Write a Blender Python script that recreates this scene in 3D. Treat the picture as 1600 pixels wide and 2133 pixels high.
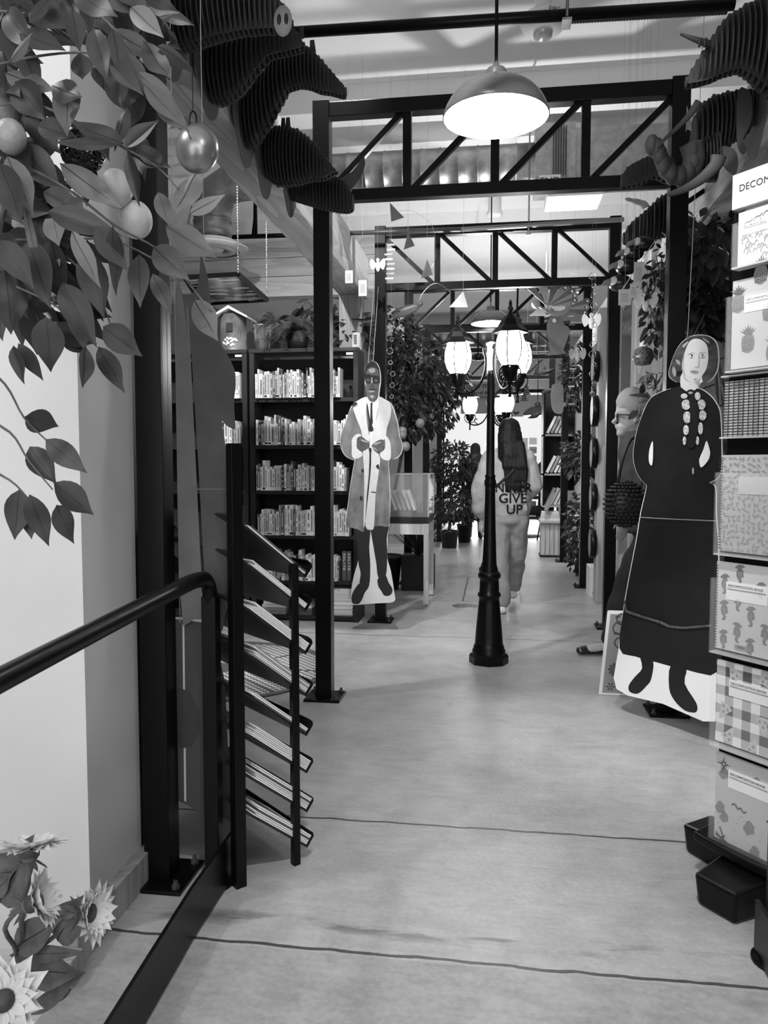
import bpy, bmesh, math, random
from mathutils import Vector, Matrix
from mathutils.geometry import tessellate_polygon
PI = math.pi
for o in list(bpy.data.objects): bpy.data.objects.remove(o)
scn = bpy.context.scene
COL = scn.collection
# ---------------------------------------------------------------- camera
FPX = 1620.0
YAW, PITCH = math.radians(8.17), math.radians(3.57)
CAM = Vector((0, 0, 1.3))
FW = Vector((-math.sin(YAW)*math.cos(PITCH), math.cos(YAW)*math.cos(PITCH), -math.sin(PITCH)))
RT = Vector((math.cos(YAW), math.sin(YAW), 0))
UP = RT.cross(FW)
cd = bpy.data.cameras.new('camera'); cam = bpy.data.objects.new('camera', cd); COL.objects.link(cam)
cam.location = CAM
cam.rotation_euler = (PI/2-PITCH, 0, YAW)
cd.sensor_fit = 'VERTICAL'; cd.sensor_height = 36; cd.sensor_width = 27
cd.lens = FPX/2133*36; cd.clip_start = 0.05; cd.clip_end = 100
scn.camera = cam
# ---------------------------------------------------------------- exposure, world
scn.view_settings.view_transform = 'Standard'; scn.view_settings.look = 'None'
scn.view_settings.exposure = 0.32; scn.view_settings.gamma = 1.0
scn.view_settings.use_curve_mapping = False
w = bpy.data.worlds.new('world'); scn.world = w; w.use_nodes = True
w.node_tree.nodes['Background'].inputs[0].default_value = (.8, .8, .8, 1)
w.node_tree.nodes['Background'].inputs[1].default_value = 1.0
def area(name, loc, rot, sx, sy, power):
    l = bpy.data.lights.new(name, 'AREA'); l.shape = 'RECTANGLE'; l.size = sx; l.size_y = sy; l.energy = power
    o = bpy.data.objects.new(name, l); COL.objects.link(o); o.location = loc; o.rotation_euler = rot
    return o
def spot(name, loc, target, power, ang=70, blend=.6, size=.05):
    l = bpy.data.lights.new(name, 'SPOT'); l.energy = power; l.spot_size = math.radians(ang); l.spot_blend = blend; l.shadow_soft_size = size
    o = bpy.data.objects.new(name, l); COL.objects.link(o); o.location = loc
    d = Vector(target)-Vector(loc); o.rotation_euler = d.to_track_quat('-Z', 'Y').to_euler()
    return o
def point(name, loc, power, size=.05):
    l = bpy.data.lights.new(name, 'POINT'); l.energy = power; l.shadow_soft_size = size
    o = bpy.data.objects.new(name, l); COL.objects.link(o); o.location = loc
    return o
# daylight at the glass doors at the far end; added fill light behind the visitor
area('daylight_far', (0.1, 18.8, 1.55), (PI/2, 0, PI), 2.6, 2.9, 70)
area('added_fill_entrance', (-0.6, -1.9, 1.9), (PI/2, 0, 0), 3.6, 2.4, 54)
# track spots over the books and far end; left, figure, rack: added fill spots
spot('track_spot_books', (-1.9, 3.6, 4.0), (-1.6, 6.3, 1.2), 330, 80)
spot('track_spot_books_2', (-0.9, 3.9, 4.05), (-1.3, 6.2, 1.0), 230, 70)
spot('added_spot_left', (-2.6, 1.0, 4.0), (-1.6, 2.0, 0.9), 90, 100)
spot('added_spot_figure', (-.55, 1.5, 3.9), (0.95, 3.9, .8), 330, 42)
spot('added_spot_rack', (0.0, 0.6, 4.0), (0.9, 2.2, .45), 240, 62)
spot('track_spot_far_right', (0.6, 9.5, 4.0), (1.1, 12, 0.9), 200, 90)
spot('track_spot_far_left', (-1.5, 9.0, 4.0), (-2.2, 12, 0.9), 160, 90)
# ---------------------------------------------------------------- pixel -> place
def ray(px, py): return FW + RT*((px-800)/FPX) + UP*((1066.5-py)/FPX)
def at(px, py, Y): d = ray(px, py); return CAM + d*(Y/d.y)
def atz(px, py, z): d = ray(px, py); return CAM + d*((z-1.3)/d.z)
def atx(px, py, X): d = ray(px, py); return CAM + d*(X/d.x)
def onplane(px, py, P0, N): d = ray(px, py); return CAM + d*((P0-CAM).dot(N)/d.dot(N))
# ---------------------------------------------------------------- materials
MATS = {}
def mat(name, v, rough=.5, metal=0, noise=0, nscale=20, bump=0, stretch=None, spec=None, emit=0, alpha=1, coat=0, trans=0, v2=None):
    if name in MATS: return MATS[name]
    m = bpy.data.materials.new(name); m.use_nodes = True; nt = m.node_tree; b = nt.nodes['Principled BSDF']
    b.inputs['Base Color'].default_value = (v, v, v, 1); b.inputs['Roughness'].default_value = rough; b.inputs['Metallic'].default_value = metal
    if coat: b.inputs['Coat Weight'].default_value = coat
    if spec is not None: b.inputs['Specular IOR Level'].default_value = spec
    if trans: b.inputs['Transmission Weight'].default_value = trans
    if alpha < 1: b.inputs['Alpha'].default_value = alpha
    if emit: b.inputs['Emission Color'].default_value = (1, 1, 1, 1); b.inputs['Emission Strength'].default_value = emit
    if noise or bump:
        tc = nt.nodes.new('ShaderNodeTexCoord'); mp = nt.nodes.new('ShaderNodeMapping'); nz = nt.nodes.new('ShaderNodeTexNoise')
        nt.links.new(tc.outputs['Object'], mp.inputs[0]); nt.links.new(mp.outputs[0], nz.inputs['Vector'])
        if stretch: mp.inputs['Scale'].default_value = stretch
        nz.inputs['Scale'].default_value = nscale; nz.inputs['Detail'].default_value = 5
        if noise:
            lo = max(0, v-noise); hi = v+noise
            if v2 is not None: lo, hi = v, v2
            r = nt.nodes.new('ShaderNodeMapRange'); r.inputs[1].default_value = .3; r.inputs[2].default_value = .7; r.inputs[3].default_value = lo; r.inputs[4].default_value = hi
            nt.links.new(nz.outputs['Fac'], r.inputs[0]); nt.links.new(r.outputs[0], b.inputs['Base Color'])
        if bump:
            bp = nt.nodes.new('ShaderNodeBump'); bp.inputs['Strength'].default_value = bump; bp.inputs['Distance'].default_value = .01
            nt.links.new(nz.outputs['Fac'], bp.inputs['Height']); nt.links.new(bp.outputs[0], b.inputs['Normal'])
    MATS[name] = m
    return m
class NT:
    def __init__(s, m): s.nt = m.node_tree; s.b = s.nt.nodes['Principled BSDF']
    def n(s, t, **kw):
        x = s.nt.nodes.new('ShaderNode'+t)
        for k, v in kw.items(): setattr(x, k, v)
        return x
    def l(s, a, b): s.nt.links.new(a, b)
    def math(s, op, a, b=None, c=None):
        x = s.n('Math', operation=op)
        for i, q in enumerate((a, b, c)):
            if q is None: continue
            if isinstance(q, (int, float)): x.inputs[i].default_value = q
            else: s.l(q, x.inputs[i])
        return x.outputs[0]
def concrete(name, base):
    m = mat(name, base, .3); t = NT(m); b = t.b
    tc = t.n('TexCoord'); obj = tc.outputs['Object']
    n1 = t.n('TexNoise'); n1.inputs['Scale'].default_value = 1.3; n1.inputs['Detail'].default_value = 8; n1.inputs['Roughness'].default_value = .65; t.l(obj, n1.inputs['Vector'])
    n2 = t.n('TexNoise'); n2.inputs['Scale'].default_value = 60; n2.inputs['Detail'].default_value = 4; t.l(obj, n2.inputs['Vector'])
    n3 = t.n('TexNoise'); n3.inputs['Scale'].default_value = 6; n3.inputs['Detail'].default_value = 6; n3.inputs['Distortion'].default_value = .6; t.l(obj, n3.inputs['Vector'])
    v = t.math('MULTIPLY_ADD', n1.outputs['Fac'], .26, base-.15)
    v = t.math('ADD', v, t.math('MULTIPLY_ADD', n2.outputs['Fac'], .16, -.08))
    v = t.math('ADD', v, t.math('MULTIPLY_ADD', n3.outputs['Fac'], .24, -.12))
    n5 = t.n('TexNoise'); n5.inputs['Scale'].default_value = 14; n5.inputs['Detail'].default_value = 9; n5.inputs['Roughness'].default_value = .75; mq = t.n('Mapping'); mq.inputs['Scale'].default_value = (.5, 1.8, 1); t.l(obj, mq.inputs[0]); t.l(mq.outputs[0], n5.inputs['Vector'])
    v = t.math('ADD', v, t.math('MULTIPLY_ADD', n5.outputs['Fac'], .30, -.15))
    sep = t.n('SeparateXYZ'); t.l(obj, sep.inputs[0])
    wob = t.math('MULTIPLY_ADD', n3.outputs['Fac'], .03, -.015)
    Y = t.math('ADD', sep.outputs[1], wob); X = t.math('ADD', sep.outputs[0], wob)
    def groove(c, pos, hw):
        return t.math('LESS_THAN', t.math('ABSOLUTE', t.math('SUBTRACT', c, pos)), hw)
    g = None
    for pos, hw in ((2.72, .006), (1.965, .006), (5.77, .006), (7.32, .006), (8.9, .006), (11.5, .008)):
        q = groove(Y, pos, hw); g = q if g is None else t.math('MAXIMUM', g, q)
    inside = t.math('MULTIPLY', t.math('GREATER_THAN', Y, 7.32), t.math('LESS_THAN', Y, 8.9))
    for pos in (-.30, .25):
        g = t.math('MAXIMUM', g, t.math('MULTIPLY', groove(X, pos, .008), inside))
    # worn dirt band in front of the ramp
    n4 = t.n('TexNoise'); n4.inputs['Scale'].default_value = 9; n4.inputs['Detail'].default_value = 5
    mp = t.n('Mapping'); mp.inputs['Scale'].default_value = (.35, 1.6, 1); t.l(obj, mp.inputs[0]); t.l(mp.outputs[0], n4.inputs['Vector'])
    band = t.math('SUBTRACT', 1, t.math('MULTIPLY', t.math('ABSOLUTE', t.math('SUBTRACT', Y, 2.07)), 24))
    band = t.math('MAXIMUM', band, 0)
    sm0 = t.math('MINIMUM', t.math('MAXIMUM', t.math('MULTIPLY', t.math('SUBTRACT', n4.outputs['Fac'], .49), 12), 0), 1)
    st = t.math('MULTIPLY', sm0, t.math('POWER', band, .6))
    v = t.math('MULTIPLY', v, t.math('SUBTRACT', 1, t.math('MULTIPLY', st, .6)))
    v = t.math('MULTIPLY', v, t.math('SUBTRACT', 1, t.math('MULTIPLY', g, .85)))
    v = t.math('MAXIMUM', v, .01)
    t.l(v, b.inputs['Base Color'])
    r = t.math('MULTIPLY_ADD', n1.outputs['Fac'], .25, .22); t.l(r, b.inputs['Roughness'])
    bp = t.n('Bump'); bp.inputs['Strength'].default_value = .28; bp.inputs['Distance'].default_value = .01
    h = t.math('ADD', t.math('ADD', n3.outputs['Fac'], t.math('MULTIPLY', n5.outputs['Fac'], .35)), t.math('MULTIPLY', n2.outputs['Fac'], .3)); t.l(h, bp.inputs['Height']); t.l(bp.outputs[0], b.inputs['Normal'])
    return m
def wood(name, v, v2, axis=1, scale=3, rough=.55):
    m = mat(name, v, rough); t = NT(m)
    tc = t.n('TexCoord'); mp = t.n('Mapping'); s = [7, 7, 7]; s[axis] = .7; mp.inputs['Scale'].default_value = s
    t.l(tc.outputs['Object'], mp.inputs[0])
    nz = t.n('TexNoise'); nz.inputs['Scale'].default_value = .5; nz.inputs['Detail'].default_value = 2; t.l(mp.outputs[0], nz.inputs['Vector'])
    q = t.math('FRACT', t.math('MULTIPLY', nz.outputs['Fac'], scale*5))
    n2 = t.n('TexNoise'); n2.inputs['Scale'].default_value = 9; t.l(mp.outputs[0], n2.inputs['Vector'])
    q = t.math('ADD', t.math('MULTIPLY', q, .7), t.math('MULTIPLY', n2.outputs['Fac'], .5))
    r = t.n('MapRange'); r.inputs[3].default_value = v; r.inputs[4].default_value = v2; t.l(q, r.inputs[0]); t.l(r.outputs[0], t.b.inputs['Base Color'])
    return m
BLK = mat('black_steel', .004, .33, spec=.2)
BLKM = mat('black_matt', .012, .6)
DARK = mat('dark_grey', .05, .5)
GUN = mat('gunmetal', .08, .38, .3)
WHT = mat('white_paint', .8, .6, noise=.02, nscale=4)
CEIL = mat('ceiling_white', .88, .8, noise=.03, nscale=2)
PLAS = mat('white_plaster', .85, .65, noise=.02, nscale=3)
CONC = concrete('polished_concrete', .42)
GALV = mat('galvanised_steel', .38, .45, .9, noise=.08, nscale=14)
BEAM = wood('timber_beam', .26, .50, 1)
BEAMX = wood('timber_beam_cross', .45, .72, 0)
POSTW = wood('timber_post', .26, .5, 2)
LWOOD = wood('light_wood', .45, .65, 2, 2)
PAPER = mat('white_paper', .86, .7)
CREAM = mat('cream_paper', .68, .7)
MIDP = mat('mid_grey_card', .3, .6)
DKP = mat('dark_card', .06, .5)
INK = mat('ink', .015, .6)
STRING = mat('string', .5, .7)
CHROME = mat('chrome', .7, .15, 1)
CARD = mat('brown_cardboard', .06, .75, noise=.015, nscale=8)
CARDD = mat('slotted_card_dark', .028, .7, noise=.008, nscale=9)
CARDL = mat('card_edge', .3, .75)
SKIN = mat('skin', .42, .5, bump=.05, nscale=90)
SKIND = mat('dark_skin_print', .06, .6)
LEAFM = mat('leaf_green', .036, .5, noise=.016, nscale=7, spec=.35)
LEAFL = mat('leaf_light', .13, .45, noise=.05, nscale=9)
LEAFB = mat('leaf_dark', .02, .42, noise=.01, nscale=9)
VEIN = mat('leaf_vein', .012, .5)
BARK = mat('bark', .12, .8, noise=.05, nscale=30, bump=.4)
ACR = mat('clear_acrylic', .9, .05, alpha=.06)
GLS = mat('case_glass', .9, .02, alpha=.1)
GLOBE = mat('lit_globe_glass', .9, .4, emit=38)
BULB = mat('lit_bulb', .9, .4, emit=60)
# ---------------------------------------------------------------- mesh helper
def chainloc(o):
    L = Vector((0, 0, 0))
    while o is not None: L = L+o.location; o = o.parent
    return L
class MB:
    def __init__(s): s.v = []; s.f = []; s.m = []; s.s = []
    def add(s, vs, fs, mi=0, sm=False, M=None):
        o = len(s.v)
        s.v += [tuple(M @ Vector(p)) if M is not None else tuple(p) for p in vs]
        for f in fs: s.f.append(tuple(i+o for i in f)); s.m.append(mi); s.s.append(sm)
        return s
    def box(s, x0, x1, y0, y1, z0, z1, mi=0, M=None):
        vs = [(x, y, z) for z in (z0, z1) for y in (y0, y1) for x in (x0, x1)]
        return s.add(vs, [(0, 2, 3, 1), (4, 5, 7, 6), (0, 1, 5, 4), (2, 6, 7, 3), (0, 4, 6, 2), (1, 3, 7, 5)], mi, False, M)
    def bar(s, p, q, w, h, mi=0, up=None):
        p, q = Vector(p), Vector(q); d = (q-p).normalized()
        u = Vector(up) if up is not None else (Vector((0, 1, 0)) if abs(d.y) < .9 else Vector((1, 0, 0)))
        a = d.cross(u).normalized(); b = a.cross(d).normalized()
        vs = []
        for c in (p, q):
            for sa, sb in ((-1, -1), (1, -1), (1, 1), (-1, 1)): vs.append(c+a*(w/2*sa)+b*(h/2*sb))
        return s.add(vs, [(3, 2, 1, 0), (4, 5, 6, 7), (0, 1, 5, 4), (1, 2, 6, 5), (2, 3, 7, 6), (3, 0, 4, 7)], mi)
    def tube(s, pts, r, n=8, mi=0, cap=True, flat=1):
        pts = [Vector(p) for p in pts]; N = len(pts); rs = r if isinstance(r, (list, tuple)) else [r]*N
        vs = []; prev = None
        for i, p in enumerate(pts):
            d = (pts[min(i+1, N-1)]-pts[max(i-1, 0)])
            d = d.normalized() if d.length > 1e-9 else Vector((0, 0, 1))
            if prev is None:
                a = d.cross(Vector((0, 1, 0)) if abs(d.y) < .9 else Vector((1, 0, 0))).normalized()
            else:
                a = (prev-d*prev.dot(d)); a = a.normalized() if a.length > 1e-6 else d.orthogonal().normalized()
            prev = a; b = d.cross(a)
            for k in range(n):
                t = 2*PI*k/n; vs.append(p+a*(math.cos(t)*rs[i])+b*(math.sin(t)*rs[i]*flat))
        fs = []
        for i in range(N-1):
            for k in range(n):
                k2 = (k+1) % n; fs.append((i*n+k, i*n+k2, (i+1)*n+k2, (i+1)*n+k))
        s.add(vs, fs, mi, True)
        if cap: s.add(vs[:n], [tuple(range(n))[::-1]], mi); s.add(vs[-n:], [tuple(range(n))], mi)
        return s
    def lathe(s, prof, c=(0, 0, 0), n=24, mi=0, smooth=True, M=None, rib=None):
        vs = []
        for r, z in prof:
            for k in range(n):
                t = 2*PI*k/n; rr = r*(1+(rib(t, z) if rib else 0)); vs.append((c[0]+rr*math.cos(t), c[1]+rr*math.sin(t), c[2]+z))
        fs = []
        for i in range(len(prof)-1):
            for k in range(n):
                k2 = (k+1) % n; fs.append((i*n+k, i*n+k2, (i+1)*n+k2, (i+1)*n+k))
        return s.add(vs, fs, mi, smooth, M)
    def ball(s, c, r, mi=0, n=12, m=8, M=None):
        rx, ry, rz = r if isinstance(r, (tuple, list)) else (r, r, r)
        vs = []
        for i in range(m+1):
            a = -PI/2+PI*i/m
            for k in range(n):
                t = 2*PI*k/n; vs.append((c[0]+rx*math.cos(a)*math.cos(t), c[1]+ry*math.cos(a)*math.sin(t), c[2]+rz*math.sin(a)))
        fs = [(i*n+k, i*n+(k+1) % n, (i+1)*n+(k+1) % n, (i+1)*n+k) for i in range(m) for k in range(n)]
        return s.add(vs, fs, mi, True, M)
    def poly(s, pts, mi=0, thick=None):
        pts = [Vector(p) for p in pts]; tris = tessellate_polygon([pts])
        s.add(pts, [tuple(t) for t in tris], mi)
        if thick is not None:
            th = Vector(thick); n = len(pts); p2 = [p+th for p in pts]
            s.add(p2, [tuple(t)[::-1] for t in tris], mi)
            s.add(pts+p2, [(i, (i+1) % n, n+(i+1) % n, n+i) for i in range(n)], mi)
        return s
    def build(s, name, mats, parent=None, bev=0, base=False, **tg):
        me = bpy.data.meshes.new(name)
        if not isinstance(mats, (list, tuple)): mats = [mats]
        vs = [Vector(v) for v in s.v]
        off = Vector((0, 0, 0))
        if parent is not None: off = chainloc(parent)
        elif vs and not base:
            lo = [min(v[i] for v in vs) for i in range(3)]; hi = [max(v[i] for v in vs) for i in range(3)]
            off = Vector(((lo[0]+hi[0])/2, (lo[1]+hi[1])/2, lo[2]))
        me.from_pydata([v-off for v in vs], [], s.f)
        for m in mats: me.materials.append(m)
        me.polygons.foreach_set('material_index', s.m); me.polygons.foreach_set('use_smooth', s.s)
        bm = bmesh.new(); bm.from_mesh(me)
        if len(bm.verts) < 60000: bmesh.ops.remove_doubles(bm, verts=bm.verts, dist=1e-6); bmesh.ops.recalc_face_normals(bm, faces=bm.faces)
        bm.to_mesh(me); bm.free()
        o = bpy.data.objects.new(name, me); COL.objects.link(o)
        if parent is not None: o.parent = parent
        else: o.location = off
        if bev:
            b = o.modifiers.new('bevel', 'BEVEL'); b.width = bev; b.segments = 2; b.limit_method = 'ANGLE'
        if tg: tag(o, **tg)
        return o
def tag(o, label=None, cat=None, group=None, kind=None):
    if label: o['label'] = label
    if cat: o['category'] = cat
    if group: o['group'] = group
    if kind: o['kind'] = kind
    return o
def empty(name, loc=(0, 0, 0), rz=0, **tg):
    o = bpy.data.objects.new(name, None); COL.objects.link(o); o.location = loc; o.rotation_euler = (0, 0, rz); o.empty_display_size = .05
    if tg: tag(o, **tg)
    return o
def copy_tree(o, parent=None):
    c = o.copy(); COL.objects.link(c); c.parent = parent
    for ch in [x for x in bpy.data.objects if x.parent == o]: copy_tree(ch, c)
    return c
def struct(mb, name, m, **k): return mb.build(name, m, base=True, kind='structure', **k)
ORD = ('first second third fourth fifth sixth seventh eighth ninth tenth eleventh twelfth thirteenth fourteenth fifteenth sixteenth seventeenth eighteenth nineteenth twentieth '
       'twenty-first twenty-second twenty-third twenty-fourth twenty-fifth twenty-sixth twenty-seventh twenty-eighth twenty-ninth thirtieth thirty-first thirty-second thirty-third thirty-fourth thirty-fifth thirty-sixth thirty-seventh thirty-eighth thirty-ninth fortieth').split()
def smooth(pts, k=4, closed=True):
    n = len(pts); out = []
    P = [Vector(p) for p in pts]
    rng = range(n) if closed else range(n-1)
    for i in rng:
        if closed: p0, p1, p2, p3 = P[(i-1) % n], P[i], P[(i+1) % n], P[(i+2) % n]
        else: p0, p1, p2, p3 = P[max(i-1, 0)], P[i], P[i+1], P[min(i+2, n-1)]
        for j in range(k):
            t = j/k
            out.append(.5*((2*p1)+(p2-p0)*t+(2*p0-5*p1+4*p2-p3)*t*t+(3*p1-p0-3*p2+p3)*t**3))
    if not closed: out.append(P[-1])
    return out
def text(s, size, origin, xd, ud, m, parent=None, name='lettering', depth=.0006, align='CENTER', bold=0, tagd=None):
    cu = bpy.data.curves.new(name, 'FONT'); cu.body = s; cu.size = size; cu.extrude = depth; cu.align_x = align; cu.align_y = 'CENTER'; cu.offset = bold; cu.resolution_u = 3
    t = bpy.data.objects.new(name, cu); COL.objects.link(t); bpy.context.view_layer.update()
    me = bpy.data.meshes.new_from_object(t.evaluated_get(bpy.context.evaluated_depsgraph_get()))
    bpy.data.objects.remove(t); bpy.data.curves.remove(cu)
    xd = Vector(xd).normalized(); ud = Vector(ud).normalized(); nd = xd.cross(ud)
    M = Matrix((xd, ud, nd)).transposed().to_4x4()
    off = chainloc(parent) if parent is not None else Vector((0, 0, 0))
    M.translation = Vector(origin)-off
    me.transform(M); me.materials.clear(); me.materials.append(m)
    o = bpy.data.objects.new(name, me); COL.objects.link(o)
    if parent is not None: o.parent = parent
    return o
def organic(name, caps, m, parent=None, voxel=.012, sm=6, folds=0, **tg):
    """one continuous surface grown round tapered limbs: caps = (p, q, r0, r1, (sx, sy))"""
    b = MB()
    for c in caps:
        p, q, r0, r1 = Vector(c[0]), Vector(c[1]), c[2], c[3]
        sx, sy = c[4] if len(c) > 4 else (1, 1)
        ef = c[5] if len(c) > 5 else 1
        n = 12; d = q-p; L = d.length; z = d.normalized() if L > 1e-6 else Vector((0, 0, 1))
        x = Vector((1, 0, 0)); x = (x-z*x.dot(z)); x = x.normalized() if x.length > .2 else z.orthogonal().normalized(); y = z.cross(x)
        rings = []
        for a in (-90, -60, -30, 0): rings.append((r0*math.cos(math.radians(a)), r0*ef*math.sin(math.radians(a)), 0))
        for a in (0, 30, 60, 90): rings.append((r1*math.cos(math.radians(a)), L+r1*ef*math.sin(math.radians(a)), 0))
        vs = []
        for r, h, _ in rings:
            r = max(r, 1e-4)
            for k in range(n):
                t = 2*PI*k/n; vs.append(p+z*h+x*(r*sx*math.cos(t))+y*(r*sy*math.sin(t)))
        R = len(rings)
        fs = [(i*n+k, i*n+(k+1) % n, (i+1)*n+(k+1) % n, (i+1)*n+k) for i in range(R-1) for k in range(n)]
        fs += [tuple(range(n))[::-1], tuple(range((R-1)*n, R*n))]
        b.add(vs, fs)
    o = b.build(name, m, parent, **tg)
    r = o.modifiers.new('r', 'REMESH'); r.mode = 'VOXEL'; r.voxel_size = voxel; r.use_smooth_shade = True
    s = o.modifiers.new('s', 'SMOOTH'); s.iterations = sm; s.factor = .5
    if folds:
        tx = bpy.data.textures.new('cloth_folds', 'CLOUDS'); tx.noise_scale = .13; tx.noise_depth = 1
        d = o.modifiers.new('d', 'DISPLACE'); d.texture = tx; d.strength = folds; d.mid_level = .5; d.texture_coords = 'LOCAL'
    bpy.context.view_layer.update()
    me = bpy.data.meshes.new_from_object(o.evaluated_get(bpy.context.evaluated_depsgraph_get()))
    o.modifiers.clear(); o.data = me
    me.polygons.foreach_set('use_smooth', [True]*len(me.polygons))
    if not me.materials: me.materials.append(m)
    return o
rnd = random.Random(7)
# ================================================================ THE SETTING
XL, XR, YB, YF, ZC = -5.2, 4.4, 19.0, -2.2, 4.2
struct(MB().box(XL, XR, 1.95, YB+.3, -.12, 0), 'floor', CONC)
# ramp slab sloping down towards the visitor
b = MB()
for (x0, x1) in ((-1.07, XR),):
    b.add([(x0, 1.95, 0), (x1, 1.95, 0), (x1, YF, -.311), (x0, YF, -.311), (x0, 1.95, -.35), (x1, 1.95, -.35), (x1, YF, -.36), (x0, YF, -.36)],
          [(0, 1, 2, 3), (4, 7, 6, 5), (0, 4, 5, 1), (1, 5, 6, 2), (2, 6, 7, 3), (3, 7, 4, 0)])
struct(b, 'floor_ramp', concrete('ramp_concrete', .36))
struct(MB().box(XL, -1.07, YF, 1.95, -.36, -.06), 'floor_planting_bed', wood('pale_deck_wood', .45, .7, 0))
b = MB().box(XL, XR, YF, YB, ZC, ZC+.2)
struct(b, 'ceiling', CEIL)
b = MB()
for y0, y1, d in ((1.7, 2.0, .22), (6.05, 6.32, .2), (9.2, 9.35, .18), (12.2, 12.4, .2), (15.4, 15.6, .2)): b.box(XL, XR, y0, y1, ZC-d, ZC-.001)
struct(b, 'trim_1', CEIL)
struct(MB().box(XL-.2, XL, YF, YB, -.4, ZC), 'wall_left', mat('grey_wall', .22, .7))
struct(MB().box(XR, XR+.2, YF, YB, -.4, ZC), 'wall_right', mat('grey_wall', .22, .7))
# far wall round the glass doors
DX0, DX1, DZ = -1.25, 1.45, 3.02
b = MB().box(XL, DX0, YB-.5, YB-.3, 0, ZC).box(DX1, XR, YB-.5, YB-.3, 0, ZC).box(DX0, DX1, YB-.5, YB-.3, DZ, ZC)
struct(b, 'wall_back', mat('pale_wall', .62, .7))
b = MB()
for x in (DX0, .1, DX1): b.box(x-.04, x+.04, YB-.48, YB-.40, 0, DZ)
b.box(DX0, DX1, YB-.48, YB-.40, DZ-.08, DZ).box(DX0, DX1, YB-.48, YB-.40, .0, .1)
d1 = struct(b, 'door_1', BLK)
MB().box(DX0, DX1, YB-.45, YB-.44, .1, DZ-.08).build('pane', GLS, d1)
# entrance wall behind the visitor, open at the shop window
b = MB().box(XL, -2.6, YF-.2, YF, -.4, ZC).box(1.6, XR, YF-.2, YF, -.4, ZC).box(-2.6, 1.6, YF-.2, YF, 3.3, ZC).box(-2.6, 1.6, YF-.2, YF, -.4, .3)
struct(b, 'wall_front', PLAS)
struct(MB().box(-2.6, 1.6, YF-.12, YF-.11, .3, 3.3), 'window_1', GLS)
# white wall stub on the left and its timber skirting
b = MB().box(-3.4, -1.092, 1.93, 2.24, -.35, ZC-.001)
struct(b, 'wall_stub', PLAS)
struct(MB().box(-1.092, -1.055, 1.80, 2.27, -.02, .10), 'baseboard_right', POSTW, bev=.003)
struct(MB().box(-1.115, -1.04, 1.74, 1.80, -.06, .055), 'baseboard_front', wood('end_grain', .2, .45, 2, 5), bev=.003)
struct(MB().box(-1.16, -1.10, 2.245, 2.30, 0, ZC-.001), 'trim_2', BLKM)
# timber beams along both sides and the cross girder
b = MB().box(-1.36, -1.14, 1.2, 6.95, 2.76, 3.12)
struct(b, 'beam_left', BEAM, bev=.006)
b = MB().box(1.16, 1.38, 2.6, 16, 2.72, 3.08)
struct(b, 'beam_right', BEAM, bev=.006)
b = MB().box(-1.36, -1.14, 9.2, 16, 2.76, 3.12)
struct(b, 'beam_left_far', BEAM, bev=.006)
b = MB()
for z0, z1 in ((2.93, 3.12), (3.124, 3.30), (3.304, 3.46)): b.box(-5, -1.14, 7.5, 7.68, z0, z1)
struct(b, 'beam_cross', BEAMX, bev=.004)
b = MB()
b.box(-1.36, -1.16, 6.72, 6.9, 0, 2.76)
struct(b, 'post_left', POSTW, bev=.006)
for n_, x_, y_ in (('post_right', .93, 7.4), ('post_right_2', 1.0, 5.95), ('post_right_far', 1.05, 10.6)):
    struct(MB().box(x_, x_+.2, y_, y_+.18, 0, 2.72), n_, POSTW, bev=.006)
# back panelling of the right aisle
b = MB()
for i in range(14): b.box(1.9, 1.96, 4.4+i*.001, 9.4, .2*i, .2*i+.19)
struct(b, 'wall_panelling', mat('panel_boards', .10, .6))
MB().lathe([(0, .004), (.105, .004), (.115, .002), (.12, .0005)], (atz(969, 1262, 0).x, atz(969, 1262, 0).y, 0), 28).build('floor_drain', mat('drain_cover', .18, .35, .6, noise=.04, nscale=80), label='small round metal drain cover set in the concrete floor', cat='drain')

# ================================================================ STEEL FRAMES
def foot(x, y, par, w=.2, m=BLK):
    p = MB().box(x-w/2, x+w/2, y-w/2, y+w/2, 0, .012).build('base_plate', m, par, bev=.002)
    for sx in (-1, 1):
        for sy in (-1, 1): MB().lathe([(.013, .012), (.013, .022), (.008, .024), (.007, .036), (0, .036)], (x+sx*w*.38, y+sy*w*.38, 0), 6, smooth=False).build('bolt', GUN, p)
def frame(Y, lab, dirn, xl=-.93, xr=.893, zt=3.21, zb=2.72, pw=.088, bays=4):
    r = empty('steel_frame', (0, Y, 0), **dict(label=lab, cat='steel frame', group='black steel portal frames over the aisle'))
    for x in (xl, xr):
        MB().box(x-pw/2, x+pw/2, Y-pw/2, Y+pw/2, .012, zt).build('post', BLK, r, bev=.003); foot(x, Y, r)
    MB().box(xl+pw/2, xr-pw/2, Y-.035, Y+.035, zt-.085, zt-.01).build('top_chord', BLK, r, bev=.003)
    MB().box(xl+pw/2, xr-pw/2, Y-.03, Y+.03, zb-.03, zb+.03).build('bottom_chord', BLK, r, bev=.003)
    L = (xr-xl)/bays
    for i in range(1, bays): MB().box(xl+i*L-.022, xl+i*L+.022, Y-.025, Y+.025, zb+.03, zt-.085).build('vertical', BLK, r)
    for i in range(bays):
        a, c = xl+i*L+.03, xl+(i+1)*L-.03
        z0, z1 = (zb+.02, zt-.08) if dirn > 0 else (zt-.08, zb+.02)
        MB().bar((a, Y, z0), (c, Y, z1), .03, .03).build('diagonal', BLK, r)
frame(2.25, 'nearest black steel frame, its thick post beside the white wall and handrail', 1, zt=3.5, zb=2.95, xl=-1.028, xr=.99, pw=.082)
frame(4.17, 'second black steel frame, its truss behind the large pendant lamp', 1)
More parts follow.
